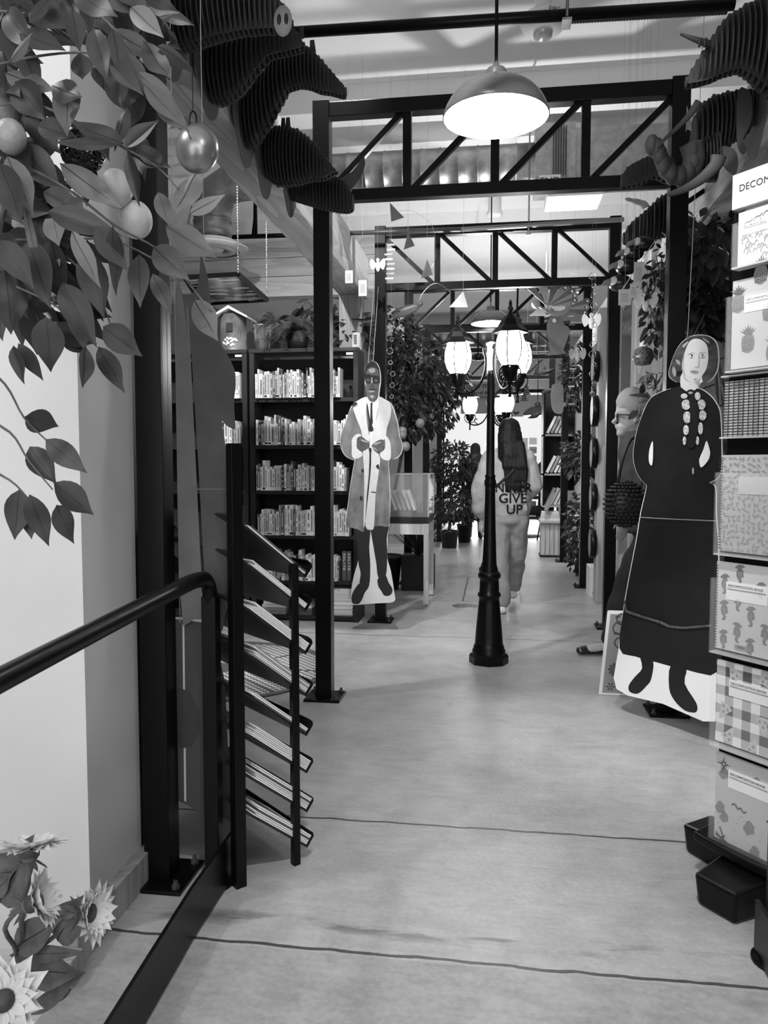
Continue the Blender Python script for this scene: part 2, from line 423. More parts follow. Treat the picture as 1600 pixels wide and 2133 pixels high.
frame(6.3, 'third black steel frame with a paper boat mobile hanging before its truss', -1, zt=3.19, zb=2.71)
frame(8.35, 'fourth black steel frame, its truss behind the smaller pendant lamp and peacock', 1, zt=3.19, zb=2.71, xr=.925)
frame(10.5, 'fifth black steel frame, just beyond the plants and the walking woman', -1, zt=3.15, zb=2.7)
frame(13.0, 'sixth and farthest black steel frame before the bright glass doors', 1, zt=3.2, zb=2.7)
# pipes, conduit
b = MB().tube([at(560, 71, 3.5), at(1530, 9, 3.5)], .024, 12)
b.build('overhead_pipe', BLK, label='straight black pipe crossing above the large pendant lamp', cat='pipe')
def flex(p, q, r, name, lab, m):
    p, q = Vector(p), Vector(q); n = int((q-p).length/.012); P = []; R = []
    for i in range(n*2+1): P.append(p.lerp(q, i/(2*n))); R.append(r*(1.0 if i % 2 else .78))
    MB().tube(P, R, 8).build(name, m, label=lab, cat='conduit')
flex(at(1178, 44, 3.55), at(1515, 24, 3.55), .014, 'flexible_conduit', 'ribbed flexible conduit under the black pipe right of the ceiling alarm', GUN)
flex(at(960, 478, 6.1), at(1300, 457, 6.1), .02, 'flexible_conduit', 'ribbed flexible conduit along the top of the third steel frame', mat('dull_conduit', .25, .4, .6))
MB().tube([at(690, 487, 6.1), at(960, 478, 6.1)], .018, 8).build('metal_conduit', GUN, label='thin grey metal conduit at the top left of the third steel frame', cat='conduit')
b = MB().tube([at(480, 494, 7.2), at(665, 488, 7.2)], .022, 10).tube([at(530, 494, 7.2), at(532, 455, 7.2), Vector((at(532,455,7.2).x,7.2,ZC))], [.03, .02, .012], 10)
b.build('sprinkler_pipe', BLK, label='black sprinkler pipe above the cross girder behind the bookcase', cat='pipe')
for px, nm in ((1180, 'first'), (1101, 'second')):
    Y = 3.5 if px == 1180 else 6.15
    q = at(px, 30 if Y < 4 else 480, Y)
    MB().tube([(q.x, q.y-.04, q.z-.03), (q.x, q.y-.04, ZC)], .006, 6).box(q.x-.02, q.x+.02, q.y-.045, q.y+.035, q.z-.045, q.z-.035).build('pipe_hanger', GALV, label=f'{"near pipe hanger right of the ceiling alarm" if nm=="first" else "far pipe hanger above the third steel frame"}', cat='hanger')
# ceiling alarm
q = at(1131, 62, 5.0)
a = empty('ceiling_alarm', (q.x, q.y, q.z), **dict(label='round white ceiling alarm with a clear strobe lens behind the black pipe', cat='alarm'))
q = a.location
MB().lathe([(0, .08), (.12, .08), (.135, .06), (.135, .03), (.12, 0), (.095, -.02), (0, -.025)], q, 28).build('housing', WHT, a)
MB().lathe([(.06, -.02), (.055, -.045), (.03, -.058), (0, -.06)], q, 20).build('strobe_lens', mat('strobe_lens', .55, .08, coat=1), a)
MB().tube([(q.x, q.y, q.z+.08), (q.x, q.y, ZC)], .05, 12).build('mounting_stem', WHT, a)
text('FIRE', .04, (q.x+.06, q.y-.13, q.z+.045), (1, .35, 0), (0, 0, 1), INK, a)
q = at(1030, 520, 8.6)
a = empty('ceiling_sensor', (q.x, q.y, ZC-.2), **dict(label='small dark-rimmed white sensor on the ceiling beyond the third frame', cat='sensor'))
MB().lathe([(0, .2), (.07, .2), (.07, 0), (.085, -.02), (.085, -.05), (.05, -.06), (0, -.06)], a.location, 20).build('housing', WHT, a)
# ducts
def duct(p, q, r, par, name='spiral_duct'):
    p, q = Vector(p), Vector(q); L = (q-p).length; n = max(2, int(L/.16)); P = []; R = []
    for i in range(n+1):
        for dd, rr in ((0, r), (.004, r*1.03), (.012, r*1.03), (.016, r)):
            t = min(1, (i/n)+dd/L); P.append(p.lerp(q, t)); R.append(rr)
    MB().tube(P, R, 28, cap=True).build(name, GALV, par)
d = empty('ventilation_duct', (-.3, 7.7, 3.9), **dict(label='shiny spiral metal duct across the ceiling, dropping on the left to a round diffuser', cat='duct'))
z = 3.84; y = 6.9; ex = at(442, 400, 6.9).x
duct((ex+.45, y, z), (.3, y, z), .17, d)
MB().tube([(ex+.46, y, z), (ex+.2, y, z-.02), (ex+.06, y, z-.1), (ex, y, z-.28), (ex, y, z-.36)], .17, 24).build('elbow', GALV, d)
q = at(444, 517, 6.9); q.x = ex
duct((q.x, y, z-.35), (q.x, y, q.z+.03), .17, d, 'drop_duct')
p = MB().lathe([(.21, .06), (.23, .02), (.32, .0), (.32, -.012), (.24, -.03)], (q.x, y, q.z), 36).lathe([(.2, 0), (.22, -.02), (.15, -.035), (.14, -.01)], (q.x, y, q.z), 36).lathe([(0, -.03), (.08, -.035), (.1, -.01)], (q.x, y, q.z), 30).build('diffuser', WHT, d)
MB().box(.3, .62, 6.66, 7.1, z-.24, z+.24).build('plenum_box', GALV, d)
b = MB()
for i in range(6): b.box(.44+i*.02, .448+i*.02, 6.63, 6.66, z-.2, z+.2)
b.build('grille', DARK, d)
MB().box(.62, 3.6, 6.7, 7.1, z-.2, z+.2).build('rectangular_duct', GALV, d)
MB().box(.4, .85, 6.7, 7.1, z-.34, z-.26).build('tray', WHT, d)
q = MB().box(.33, .5, 6.6, 6.605, z-.30, z-.2).build('card', PAPER, d); text('END', .08, (.415, 6.598, z-.25), (1, 0, 0), (0, 0, 1), INK, d)
d = empty('ventilation_duct', (-.3, 13.8, 3.0), **dict(label='far spiral duct above the second street lamp, near the far end', cat='duct'))
duct((-2.6, 13.8, 3.5), (1.0, 13.8, 3.5), .19, d)
# ================================================================ LAMPS
def pendant(loc, r, lab, power, top):
    X, Y, Z = loc
    p = empty('pendant_lamp', (X, Y, Z), **dict(label=lab, cat='pendant lamp', group='dome pendant lamps along the aisle'))
    pr = [(1.0, 0), (1.0, .035), (.955, .18), (.87, .35), (.75, .50), (.6, .62), (.42, .70), (.22, .745), (.2, .80), (.2, .92), (.17, .98), (.07, 1.02), (.05, 1.1)]
    MB().lathe([(a*r, h*r*.9) for a, h in pr], (X, Y, Z), 40).build('shade', mat('shade_enamel', .17, .22, .5), p)
    MB().lathe([(a*r*.985, h*r*.9-.003) for a, h in pr[:9]]+[(0, .74*r*.9)], (X, Y, Z+.002), 40).build('reflector', mat('reflector_white', .9, .5), p)
    MB().tube([(X, Y, Z+r*.95), (X, Y, top)], .0065, 8).build('rod', BLK, p)
    MB().ball((X, Y, Z+r*.40), r*.32, n=16, m=10).build('bulb', mat('bulb_%d' % power, .9, .4, emit=power), p)
pendant((-.012, 3.06, 2.607), .2, 'large lit dome pendant lamp hanging nearest, at the top of the aisle', 75, ZC)
pendant((-0.066, 8.1, 2.72), .2, 'smaller lit dome pendant lamp beyond the third frame, above the street lamp', 75, ZC)
q = at(1120, 866, 14.2)
pendant((q.x, q.y, q.z), .26, 'tiny dark pendant lamp far away above the bookshelves by the glass doors', 40, ZC)
pendant((0.0, 0.6, 2.75), .2, 'added unseen dome pendant lamp over the ramp, above the visitor', 75, ZC)  # added out of view to light the foreground
def street_lamp(X, Y, lab, a0=0, sc=1.0):
    r = empty('street_lamp', (0, 0, 0), **dict(label=lab, cat='street lamp', group='black street lamps down the middle of the aisle'))
    b = MB(); n = 8
    # octagonal foot
    b.lathe([(0, 0), (.128, 0), (.128, .045), (.118, .06), (.108, .062)], (0, 0, 0), 8, smooth=False)
    for k in range(4):
        t = PI/4+k*PI/2; b.lathe([(.009, .05), (.009, .068), (0, .068)], (.105*math.cos(t), .105*math.sin(t), 0), 6, smooth=False)
    b.build('foot', BLK, r)
    fl = lambda t, z: -.05*max(0, math.cos(t*8))**2 if .12 < z < .40 else 0
    MB().lathe([(.108, .06), (.108, .085), (.100, .095), (.100, .11), (.094, .118), (.093, .13), (.088, .2), (.078, .3), (.070, .39), (.066, .41), (.066, .43), (.075, .44), (.075, .455), (.064, .465), (.062, .53), (.06, .55), (.072, .56), (.074, .58), (.062, .6), (.055, .6)], (0, 0, 0), 48, rib=fl).build('base_column', BLK, r)
    fl2 = lambda t, z: -.10*max(0, math.cos(t*8))**2 if (.66 < z < 1.1 or 1.22 < z < 1.7) else 0
    MB().lathe([(.056, .6), (.054, .62), (.047, .64), (.045, .66), (.038, .9), (.0325, 1.12), (.034, 1.13), (.034, 1.135), (.030, 1.14), (.037, 1.16), (.038, 1.175), (.037, 1.19), (.03, 1.205), (.034, 1.21), (.034, 1.225), (.028, 1.23), (.0265, 1.5), (.0245, 1.7), (.024, 1.86), (.026, 1.865), (.026, 1.9), (.0, 1.9)], (0, 0, 0), 48, rib=fl2).build('shaft', BLK, r)
    MB().box(-.026, .026, -.026, .026, 1.89, 2.055).build('junction_box', mat('pale_box', .75, .4), r, bev=.004)
    MB().lathe([(.03, 2.05), (.034, 2.06), (.034, 2.068), (.0, 2.08)], (0, 0, 0), 16).build('cap', CREAM, r)
    for a in (145+a0, -65+a0, 50+a0):
        t = math.radians(a); c, s_ = math.cos(t), math.sin(t); R = .27
        P = lambda rr, z: (c*rr, s_*rr, z)
        h = MB()
        h.tube(smooth([P(.03, 2.03), P(.045, 2.05), P(.058, 2.035), P(.05, 2.0), P(.04, 1.95), P(.055, 1.87), P(.10, 1.80), P(.16, 1.765), P(.22, 1.76), P(R, 1.775)], 4, False), .0085, 8)
        h.tube(smooth([P(.16, 1.765), P(.2, 1.79), P(.21, 1.82), P(.19, 1.835), P(.175, 1.82)], 3, False), .006, 6)
        h.build('arm', BLK, r)
        cx, cy = c*R, s_*R
        L = MB().lathe([(0, 1.70), (.012, 1.705), (.008, 1.72), (.008, 1.775), (.014, 1.78), (.014, 1.80), (.03, 1.815), (.045, 1.84), (.05, 1.875), (.058, 1.88), (.056, 1.893)], (cx, cy, 0), 16)
        for k in range(3):
            u = 2*PI*k/3+.5; w_ = lambda rr, z: (cx+math.cos(u)*rr, cy+math.sin(u)*rr, z)
            L.tube(smooth([w_(.012, 1.79), w_(.05, 1.80), w_(.075, 1.84), w_(.068, 1.88), w_(.05, 1.87)], 3, False), .005, 6)
        lan = L.build('lantern_base', BLK, r)
        MB().lathe([(.052, 1.893), (.072, 1.925), (.086, 1.965), (.09, 2.0), (.086, 2.04), (.076, 2.075), (.068, 2.095)], (cx, cy, 0), 32).build('globe', GLOBE, lan)
        cg = MB()
        for k in range(6):
            u = 2*PI*k/6+.3
            cg.tube([(cx+math.cos(u)*(q+.001), cy+math.sin(u)*(q+.001), z_) for q, z_ in ((.052, 1.893), (.072, 1.925), (.086, 1.965), (.09, 2.0), (.086, 2.04), (.076, 2.075), (.068, 2.095))], .0042, 6)
        cg.build('cage', BLK, lan)
        MB().lathe([(.105, 2.088), (.108, 2.098), (.088, 2.118), (.075, 2.13), (.055, 2.165), (.032, 2.19), (.014, 2.205), (.011, 2.22), (.016, 2.228), (.016, 2.24), (.008, 2.25), (.011, 2.262), (.006, 2.28), (0, 2.29)], (cx, cy, 0), 6, smooth=False).lathe([(0, 2.095), (.105, 2.088)], (cx, cy, 0), 6, smooth=False).build('lantern_roof', BLK, lan)
    r.location = (X, Y, 0); r.scale = (sc, sc, sc)
    return r
street_lamp(-.035, 5.07, 'tall black street lamp with three lit globes, nearest in the middle of the aisle')
street_lamp(-.06, 9.36, 'second black street lamp farther down the aisle, half hidden behind the walking woman', 15)
# ================================================================ BOOKCASES AND BOOKS
def bookcase(x0, x1, y, h, shelves, lab, dep=.3):
    r = empty('bookcase', ((x0+x1)/2, y+dep/2, 0), **dict(label=lab, cat='bookcase'))
    for x in (x0, x1): MB().box(x-.02, x+.02, y, y+dep, 0, h).build('side_panel', BLKM, r, bev=.002)
    MB().box(x0+.02, x1-.02, y+dep-.015, y+dep, .02, h-.02).build('back_panel', BLKM, r)
    MB().box(x0-.02, x1+.02, y-.005, y+dep, h, h+.03).build('top', mat('dark_laminate', .03, .35), r, bev=.002)
    for z in shelves: MB().box(x0+.02, x1-.02, y+.005, y+dep-.016, z-.03, z).build('shelf', BLKM, r)
    MB().box(x0+.02, x1-.02, y+.03, y+.045, 0, shelves[-1]-.03).build('plinth', BLKM, r)
    MB().box(x1-.075, x1-.02, y-.008, y-.004, h-.03, h-.012).build('shelf_tag', PAPER, r)
    return r
YK = 6.2
zz = lambda py, Y=YK: 1.3+(965-py)*Y/FPX
SH = [zz(826), zz(926), zz(1023), zz(1119), zz(1216), zz(1293)]
bookcase(-1.985, -1.12, YK, zz(722)-.03, SH, 'tall black bookcase of five packed shelves behind the coat-wearing cutout')
bookcase(-2.91, -2.045, YK, zz(722)-.03, SH, 'left black bookcase mostly hidden behind the leaning cardboard figure')
BT = [('white', .88), ('cream', .74), ('pale grey', .6), ('light', .8), ('mid grey', .34), ('dark grey', .1), ('black', .02)]
bmats = [mat('cover_'+n.replace(' ', '_'), v, .55) for n, v in BT]
def book_mb(w, h, d, ink, style):
    b = MB().box(-w/2, w/2, 0, .004, 0, h, 0)
    b.box(-w/2, -w/2+.0015, .003, d, 0, h, 0).box(w/2-.0015, w/2, .003, d, 0, h, 0)
    b.box(-w/2+.0016, w/2-.0016, .0041, d-.003, .003, h-.003, 1)
    # lettering on the spine
    q = rnd.random()
    z = h*.15
    ww = w*(.25+.25*rnd.random())
    while z < h*.86:
        l = h*(.03+.03*rnd.random())
        b.box(-ww/2, ww/2, -.0008, 0, z, z+l*.75, 2); z += l*1.1
        if rnd.random() < .10: z += h*.12
    if style < .25: b.box(-w*.46, w*.46, -.0006, 0, h*.03, h*.1, 2)
    return b
GRP = {'top': 'books on the top shelf of the tall bookcase'}
names = ['top', 'second', 'third', 'fourth', 'fifth']
def fill(x0, x1, y, z, hmax, shname, cabname, thick=(.011, .026), skip=None, group=None):
    x = x0; k = 0
    while True:
        w = rnd.uniform(*thick); 
        if rnd.random() < .12: w *= 1.5
        if x+w > x1 or k >= 39: break
        h = min(hmax, rnd.choice((.172, .19, .205, .218, .242, .20, .21))*rnd.uniform(.96, 1.04)); d = rnd.uniform(.12, .15)
        r = rnd.random(); ti = 0 if r < .33 else 1 if r < .50 else 2 if r < .62 else 3 if r < .74 else 4 if r < .85 else 5 if r < .93 else 6
        im = INK if ti < 5 else PAPER
        cls = 'slim' if w < .017 else 'thick' if w > .026 else 'upright'
        bo = book_mb(w*.94, h, d, im, rnd.random()).build('paperback_book', [bmats[ti], PAPER, im])
        bo.location = (x+w/2, y+.045+rnd.uniform(-.012, .012)+.0*d, z+.0005)
        for v in bo.data.vertices: pass
        tag(bo, f'{cls} {BT[ti][0]} book, {ORD[k]} from the left on the {shname} shelf of the {cabname}', 'book', group or f'books on the {shname} shelf of the {cabname}')
        x += w; k += 1
for i in range(5):
    fill(-1.945, -1.155, YK, SH[i], .27, names[i], 'tall bookcase')
    # only the last books of the left bookcase show beside the cutout
    fill(-2.33, -2.075, YK, SH[i], .27, names[i], 'left bookcase')
for k, dx in enumerate((0, .03)):
    w = .027; bo = MB().box(-w/2, w/2, 0, .15, 0, .235).build('paperback_book', [bmats[5]])
# SOLITO books: dark thick spines lettered in white (replace two at the right end)
def near_books(x, z):
    return [o for o in bpy.data.objects if o.name.startswith('paperback_book') and abs(o.location.z-z-.0005) < .001 and abs(o.location.x-x) < .045]
for o in [o for o in bpy.data.objects if o.name.startswith('paperback_book') and 'label' not in o]: bpy.data.objects.remove(o)
q = at(722, 1190, YK+.04)
for o in near_books(q.x, SH[4]): bpy.data.objects.remove(o)
for k, dx in enumerate((-.02, .02)):
    r = MB().box(q.x+dx-.017, q.x+dx+.017, YK+.04, YK+.18, SH[4]+.001, SH[4]+.24).build('paperback_book', [bmats[5]], label=f'dark book lettered SOLITO, {("left","right")[k]} one of the pair on the fifth shelf', cat='book', group='books on the fifth shelf of the tall bookcase')
    for j, ch in enumerate('SOLITO'): text(ch, .026, (q.x+dx, YK+.0395, SH[4]+.215-j*.024), (0, 0, -1), (1, 0, 0), PAPER, r, 'title', bold=.0006)
# magazines lying in a pile on the bottom shelf
p0 = at(692, 1290, YK); p1 = at(742, 1240, YK)
for k in range(20):
    z = SH[5]+.001+k*.0115
    MB().box(p0.x-.0+rnd.uniform(0, .012), -1.15-rnd.uniform(0, .01), YK+.02+rnd.uniform(0, .01), YK+.25, z, z+.0095).build('magazine', [bmats[rnd.choice((0, 0, 1, 3))]], label=f'pale magazine, {ORD[k]} from the bottom of the pile on the lowest shelf', cat='magazine', group='magazines piled on the lowest shelf')
for k in range(4):
    z = SH[5]+.001+k*.028
    for jx, (xa, xb) in enumerate(((-1.93, -1.72), (-1.68, -1.5))):
        MB().box(xa+rnd.uniform(0, .03), xb, YK+.03, YK+.22, z, z+.025).build('hardback_book', [bmats[rnd.choice((0, 4, 5, 1))]], label=f'flat-lying hardback, {ORD[k]} from the bottom of the {("left","right")[jx]} pile on the lowest shelf', cat='book', group='hardbacks lying flat on the lowest shelf')
# on top of the bookcase
HT = zz(722)
q = at(487, 722, YK+.12)
v = empty('tin_birdhouse', (q.x, q.y, HT), **dict(label='round grey tin birdhouse with a square hole and a peaked roof on the bookcase', cat='birdhouse'))
c = v.location
TIN = mat('weathered_tin', .22, .38, .5, noise=.1, nscale=9)
MB().lathe([(.0, 0), (.115, 0), (.115, .01), (.108, .015), (.108, .30), (0, .30)], c, 32).build('body', TIN, v)
MB().box(c.x-.025, c.x+.028, c.y-.116, c.y-.10, HT+.15, HT+.22).build('entrance_hole', INK, v)
b = MB()
for k in range(26):
    t = rnd.uniform(-2.1, -1.0); r_ = rnd.uniform(.0, .03); z0 = HT+rnd.uniform(.03, .10)
    b.ball((c.x+.11*math.cos(t), c.y+.11*math.sin(t), z0), (.010, .006, .012), n=6, m=4)
b.build('painted_flowers', CREAM, v)
b = MB()
b.poly([(c.x-.16, c.y-.13, HT+.27), (c.x, c.y-.13, HT+.36), (c.x+.16, c.y-.13, HT+.27), (c.x+.16, c.y-.13, HT+.255), (c.x, c.y-.13, HT+.335), (c.x-.16, c.y-.13, HT+.255)], thick=(0, .26, 0)); b.build('roof', CREAM, v)
q = at(546, 722, YK+.1); c = Vector((q.x, q.y, HT))
v = empty('tin_pot', c, **dict(label='pale hammered tin pot with a fern on top of the bookcase', cat='plant pot'))
MB().lathe([(0, 0), (.06, 0), (.072, .2), (.078, .205), (.07, .21), (.06, .19), (0, .18)], c, 28).build('pot', mat('hammered_tin', .6, .3, .7, noise=.15, nscale=20, bump=.3), v)
# ---- ferns
def fern(c, R, n, par, m, seed=1, up=.6):
    rr = random.Random(seed); b = MB()
    for i in range(n):
        a = rr.uniform(0, 2*PI); L = R*rr.uniform(.6, 1.1); u = rr.uniform(.25, 1)*up; P = []
        for k in range(9):
            t = k/8; P.append(Vector((c[0]+math.cos(a)*L*t, c[1]+math.sin(a)*L*t*.8, c[2]+L*(u*1.6*t-(u*.9+.55)*t*t))))
        b.tube(P, .0015, 4, cap=False)
        for k in range(1, 24):
            t = k/24; i0 = min(7, int(t*8)); f = t*8-i0; p = P[i0].lerp(P[i0+1], f); d = (P[i0+1]-P[i0]).normalized()
            sd = d.cross(Vector((0, 0, 1))).normalized(); w_ = L*.2*math.sin(PI*min(1, t*1.02))**.7+.004
            for s_ in (-1, 1):
                q0 = p; q1 = p+sd*s_*w_+d*w_*.35-Vector((0, 0, w_*.15))
                b.add([q0-d*.0042, q0+d*.0042, q1], [(0, 1, 2)])
    return b.build('fronds', m, par)
q = at(620, 690, YK+.1)
v = empty('potted_fern', (q.x, q.y, HT), **dict(label='big bushy dark fern spilling over the top of the tall bookcase', cat='fern'))
MB().lathe([(0, 0), (.08, 0), (.1, .13), (.09, .13), (0, .12)], v.location, 20).build('pot', BLKM, v)
fern((q.x, q.y, HT+.12), .36, 60, v, mat('fern_green', .09, .5, noise=.03, nscale=10), 3, .95)
fern((q.x-.18, q.y, HT+.2), .26, 34, v, MATS['fern_green'], 4, .9)
q = at(500, 640, YK+.3)
# small boxed gift on the right of the case top
q = at(742, 722, YK+.08)
v = empty('small_tin', (q.x, q.y, HT), **dict(label='small pale printed tin on the right end of the bookcase top', cat='tin'))
MB().lathe([(0, 0), (.034, 0), (.036, .004), (.036, .12), (.033, .125), (0, .125)], v.location, 20).build('can', CREAM, v)
b = MB()
for i in range(6): b.box(q.x-.012, q.x+.012, q.y-.038, q.y-.035, HT+.03+i*.013, HT+.037+i*.013)
b.build('printed_label', INK, v)
# hanging stained glass panel seen from below
v = empty('stained_glass_picture', (0, 0, 0)); P = [at(388, 580, 5.2), at(496, 571, 5.2), at(556, 624, 4.6), at(440, 632, 4.6)]
zt = P[0].z; Q = [(-2.16, 5.75), (-1.66, 5.75), (-1.38, 4.75), (-2.06, 4.75)]
Q = [(atz(386, 577, 2.42).x, atz(386, 577, 2.42).y), (atz(496, 571, 2.42).x, atz(496, 571, 2.42).y), (atz(556, 624, 2.42).x, atz(556, 624, 2.42).y), (atz(420, 633, 2.42).x, atz(420, 633, 2.42).y)]
v.location = (sum(a for a, _ in Q)/4, sum(b_ for _, b_ in Q)/4, 2.42); tag(v, 'flat dark-framed stained glass panel hanging level above the tin birdhouse', 'glass panel')
SG = mat('stained_glass', .3, .15); t = NT(SG); vo = t.n('TexVoronoi'); vo.inputs['Scale'].default_value = 7; tc = t.n('TexCoord'); mp = t.n('Mapping'); mp.inputs['Scale'].default_value = (1, 3, 1); t.l(tc.outputs['Object'], mp.inputs[0]); t.l(mp.outputs[0], vo.inputs['Vector'])
r_ = t.n('SeparateColor'); t.l(vo.outputs['Color'], r_.inputs[0]); q_ = t.math('POWER', r_.outputs[0], 2.2); t.l(q_, t.b.inputs['Base Color'])
MB().poly([(a, b_, 2.415) for a, b_ in Q], thick=(0, 0, .006)).build('pane', SG, v)
b = MB()
for i in range(4):
    a, c = Q[i], Q[(i+1) % 4]; b.bar((a[0], a[1], 2.418), (c[0], c[1], 2.418), .025, .025, up=(0, 0, 1))
b.build('frame', BLK, v)
for a, c in (Q[1], Q[2]):
    b = MB(); z = 2.43
    while z < 2.95: b.ball((a, c, z), (.005, .005, .009), n=6, m=4); z += .017
    b.tube([(a, c, 2.43), (a, c, ZC)], .0015, 5)
    b.build('chain', CHROME, v)
# ================================================================ RUG
c = Vector((-1.72, 4.66, 0))
r = empty('round_rug', c, **dict(label='round woven rug with pale wedge pattern on the floor behind the magazine rack', cat='rug'))
RG = mat('rug_weave', .3, .9); t = NT(RG); tc = t.n('TexCoord'); sp = t.n('SeparateXYZ'); t.l(tc.outputs['Object'], sp.inputs[0])
ck = t.n('TexChecker'); ck.inputs['Scale'].default_value = 38; ck.inputs[1].default_value = (.62,)*3+(1,); ck.inputs[2].default_value = (.12,)*3+(1,); t.l(tc.outputs['Object'], ck.inputs['Vector'])
ang = t.math('ARCTAN2', sp.outputs[1], sp.outputs[0]); seg = t.math('FRACT', t.math('MULTIPLY', ang, 8/(2*PI)))
edge = t.math('MAXIMUM', t.math('LESS_THAN', seg, .07), 0)
rad = t.math('SQRT', t.math('ADD', t.math('MULTIPLY', sp.outputs[0], sp.outputs[0]), t.math('MULTIPLY', sp.outputs[1], sp.outputs[1])))
edge = t.math('MAXIMUM', edge, t.math('GREATER_THAN', rad, .66)); edge = t.math('MAXIMUM', edge, t.math('LESS_THAN', rad, .12))
mx = t.n('MixRGB'); t.l(edge, mx.inputs[0]); t.l(ck.outputs[0], mx.inputs[1]); mx.inputs[2].default_value = (.10,)*3+(1,); t.l(mx.outputs[0], t.b.inputs['Base Color'])
MB().lathe([(0, .008), (.7, .008), (.70, .0)], c, 64).build('woven_top', RG, r)
MB().tube([(c.x+.7*math.cos(k*PI/32), c.y+.7*math.sin(k*PI/32), .008) for k in range(65)], .010, 8).build('border', mat('rug_border', .14, .9), r)
# ================================================================ MAGAZINE RACK
P1 = atz(498, 1845, 0); _p2 = atz(616, 1800, 0); dd = (_p2-P1); DD = dd.length; dd.normalize(); wd = Vector((-dd.y, dd.x, 0)); zv = Vector((0, 0, 1)); W = .60
rk = empty('magazine_rack', P1+wd*.3+dd*.1, **dict(label='black sloping-tray magazine rack beside the handrail end post', cat='magazine rack'))
pt = lambda w_, d_, z_: P1+wd*w_+dd*d_+zv*z_
for w_, d_, h_ in ((0, 0, 1.36), (W, 0, 1.36), (0, DD, .985), (W, DD, .985)):
    MB().bar(pt(w_, d_, 0), pt(w_, d_, h_), .036 if d_ == 0 else .024, .036 if d_ == 0 else .024, up=tuple(dd)).build('upright', BLK, rk, bev=.002)
LIPZ = [.955, .845, .706, .567, .436, .312, .181, .062]
TRAY = mat('tray_board', .018, .42)
for i, zl in enumerate(LIPZ):
    zl -= .012; up = pt(0, -.012, zl+.20); lo = pt(0, DD+.045, zl-.01); sl = (up-lo).normalized(); nn = wd.cross(sl).normalized()
    if nn.z < 0: nn = -nn
    b = MB(); A = lo; B = up
    b.add([A, A+wd*W, B+wd*W, B, A+nn*.006, A+wd*W+nn*.006, B+wd*W+nn*.006, B+nn*.006], [(0, 1, 2, 3), (4, 7, 6, 5), (0, 4, 5, 1), (1, 5, 6, 2), (2, 6, 7, 3), (3, 7, 4, 0)])
    tr = b.build('tray', TRAY, rk)
    lip = [lo, lo+nn*.042, lo+nn*.05+sl*.01, lo+nn*.05+sl*.03, lo+nn*.046+sl*.03, lo+nn*.042+sl*.014, lo+nn*.006+sl*.012]
    MB().poly(lip, thick=wd*W).build('lip', BLK, tr)
    n = (2, 3, 5, 6, 3, 6, 7, 6)[i]
    for k in range(n):
        o_ = .008+k*.0055; m_ = rnd.choice((bmats[0], bmats[1], bmats[3], bmats[5], bmats[4]))
        a = lo+sl*.012+nn*o_-wd*.002; e = a+sl*rnd.uniform(.235, .262)
        w2 = wd*rnd.uniform(.24, .27)
        b = MB().add([a, a+w2, e+w2, e]+[p+nn*.0042 for p in (a, a+w2, e+w2, e)], [(0, 1, 2, 3), (4, 7, 6, 5), (0, 4, 5, 1), (1, 5, 6, 2), (2, 6, 7, 3), (3, 7, 4, 0)])
        b.build('magazine', m_, label=f'thin magazine edge-on, {ORD[k]} from the back in the {ORD[i]} tray of the rack', cat='magazine', group='magazines in the sloping rack trays')
# ================================================================ HANDRAILS
def rampz(y): return 0 if y > 1.95 else -(1.95-y)*.075
def handrail(sx, X, Yp, lab):
    XP = X+(.045 if sx < 0 else -.04); r = empty('handrail', (X, Yp, 0), **dict(label=lab, cat='handrail'))
    R = .021; pts = [(X, Yp, .02), (X, Yp, .5), (X, Yp, .86)]+[(X, Yp-.085*(1-math.cos(a)), .86+.085*math.sin(a)) for a in (PI*.15, PI*.3, PI*.4, PI*.5)]
    MB().bar((X, Yp, .014), (X, Yp, .90), .045, .045).build('end_post', BLK, r, bev=.003)
    MB().tube(smooth([(X, Yp+.002, .86), (X, Yp-.008, .915), (X, Yp-.035, .95), (X, Yp-.09, .962), (X, Yp-.3, .958), (X, .9, .905), (X, .3, .860), (X, -.2, .823), (X, -.8, .778)], 5, False), .0225, 16).build('rail', BLK, r)
    b = MB(); y1 = Yp+.03
    b.add([(XP-.005, y1, .01), (XP-.005, 1.95, .01), (XP-.005, -.8, rampz(-.8)+.01), (XP-.005, -.8, rampz(-.8)+.15), (XP-.005, 1.95, .15), (XP-.005, y1, .15)]+[(XP+.005, y1, .01), (XP+.005, 1.95, .01), (XP+.005, -.8, rampz(-.8)+.01), (XP+.005, -.8, rampz(-.8)+.15), (XP+.005, 1.95, .15), (XP+.005, y1, .15)],
          [(0, 1, 4, 5), (1, 2, 3, 4), (6, 11, 10, 7), (7, 10, 9, 8), (0, 6, 7, 1), (1, 7, 8, 2), (2, 8, 9, 3), (3, 9, 10, 4), (4, 10, 11, 5), (5, 11, 6, 0)])
    b.build('kick_plate', BLK, r)
    for y in (.9, -.2): MB().bar((X, y, rampz(y)+.01), (X, y, rampz(y)+.975), .04, .04).build('post', BLK, r)
    f = MB().lathe([(0, 0), (.06, 0), (.06, .01), (0, .012)], (X, Yp, 0), 24).build('flange', BLK, r)
    for a in (.6, 2.2, 3.8, 5.3): MB().lathe([(.009, .01), (.009, .02), (.005, .026), (0, .026)], (X+.045*math.cos(a), Yp+.045*math.sin(a), 0), 6, smooth=False).build('bolt', GUN, f)
    for z in (.05, .11): MB().ball((X+(.026 if sx < 0 else -.026), Yp, z), (.006, .006, .006), n=8, m=6).build('bolt', CHROME, r)
handrail(-1, -.853, 2.24, 'glossy black handrail with kick plate along the left of the ramp')
handrail(1, .735, 2.08, 'right-hand black handrail, only its foot showing below the notebook rack')
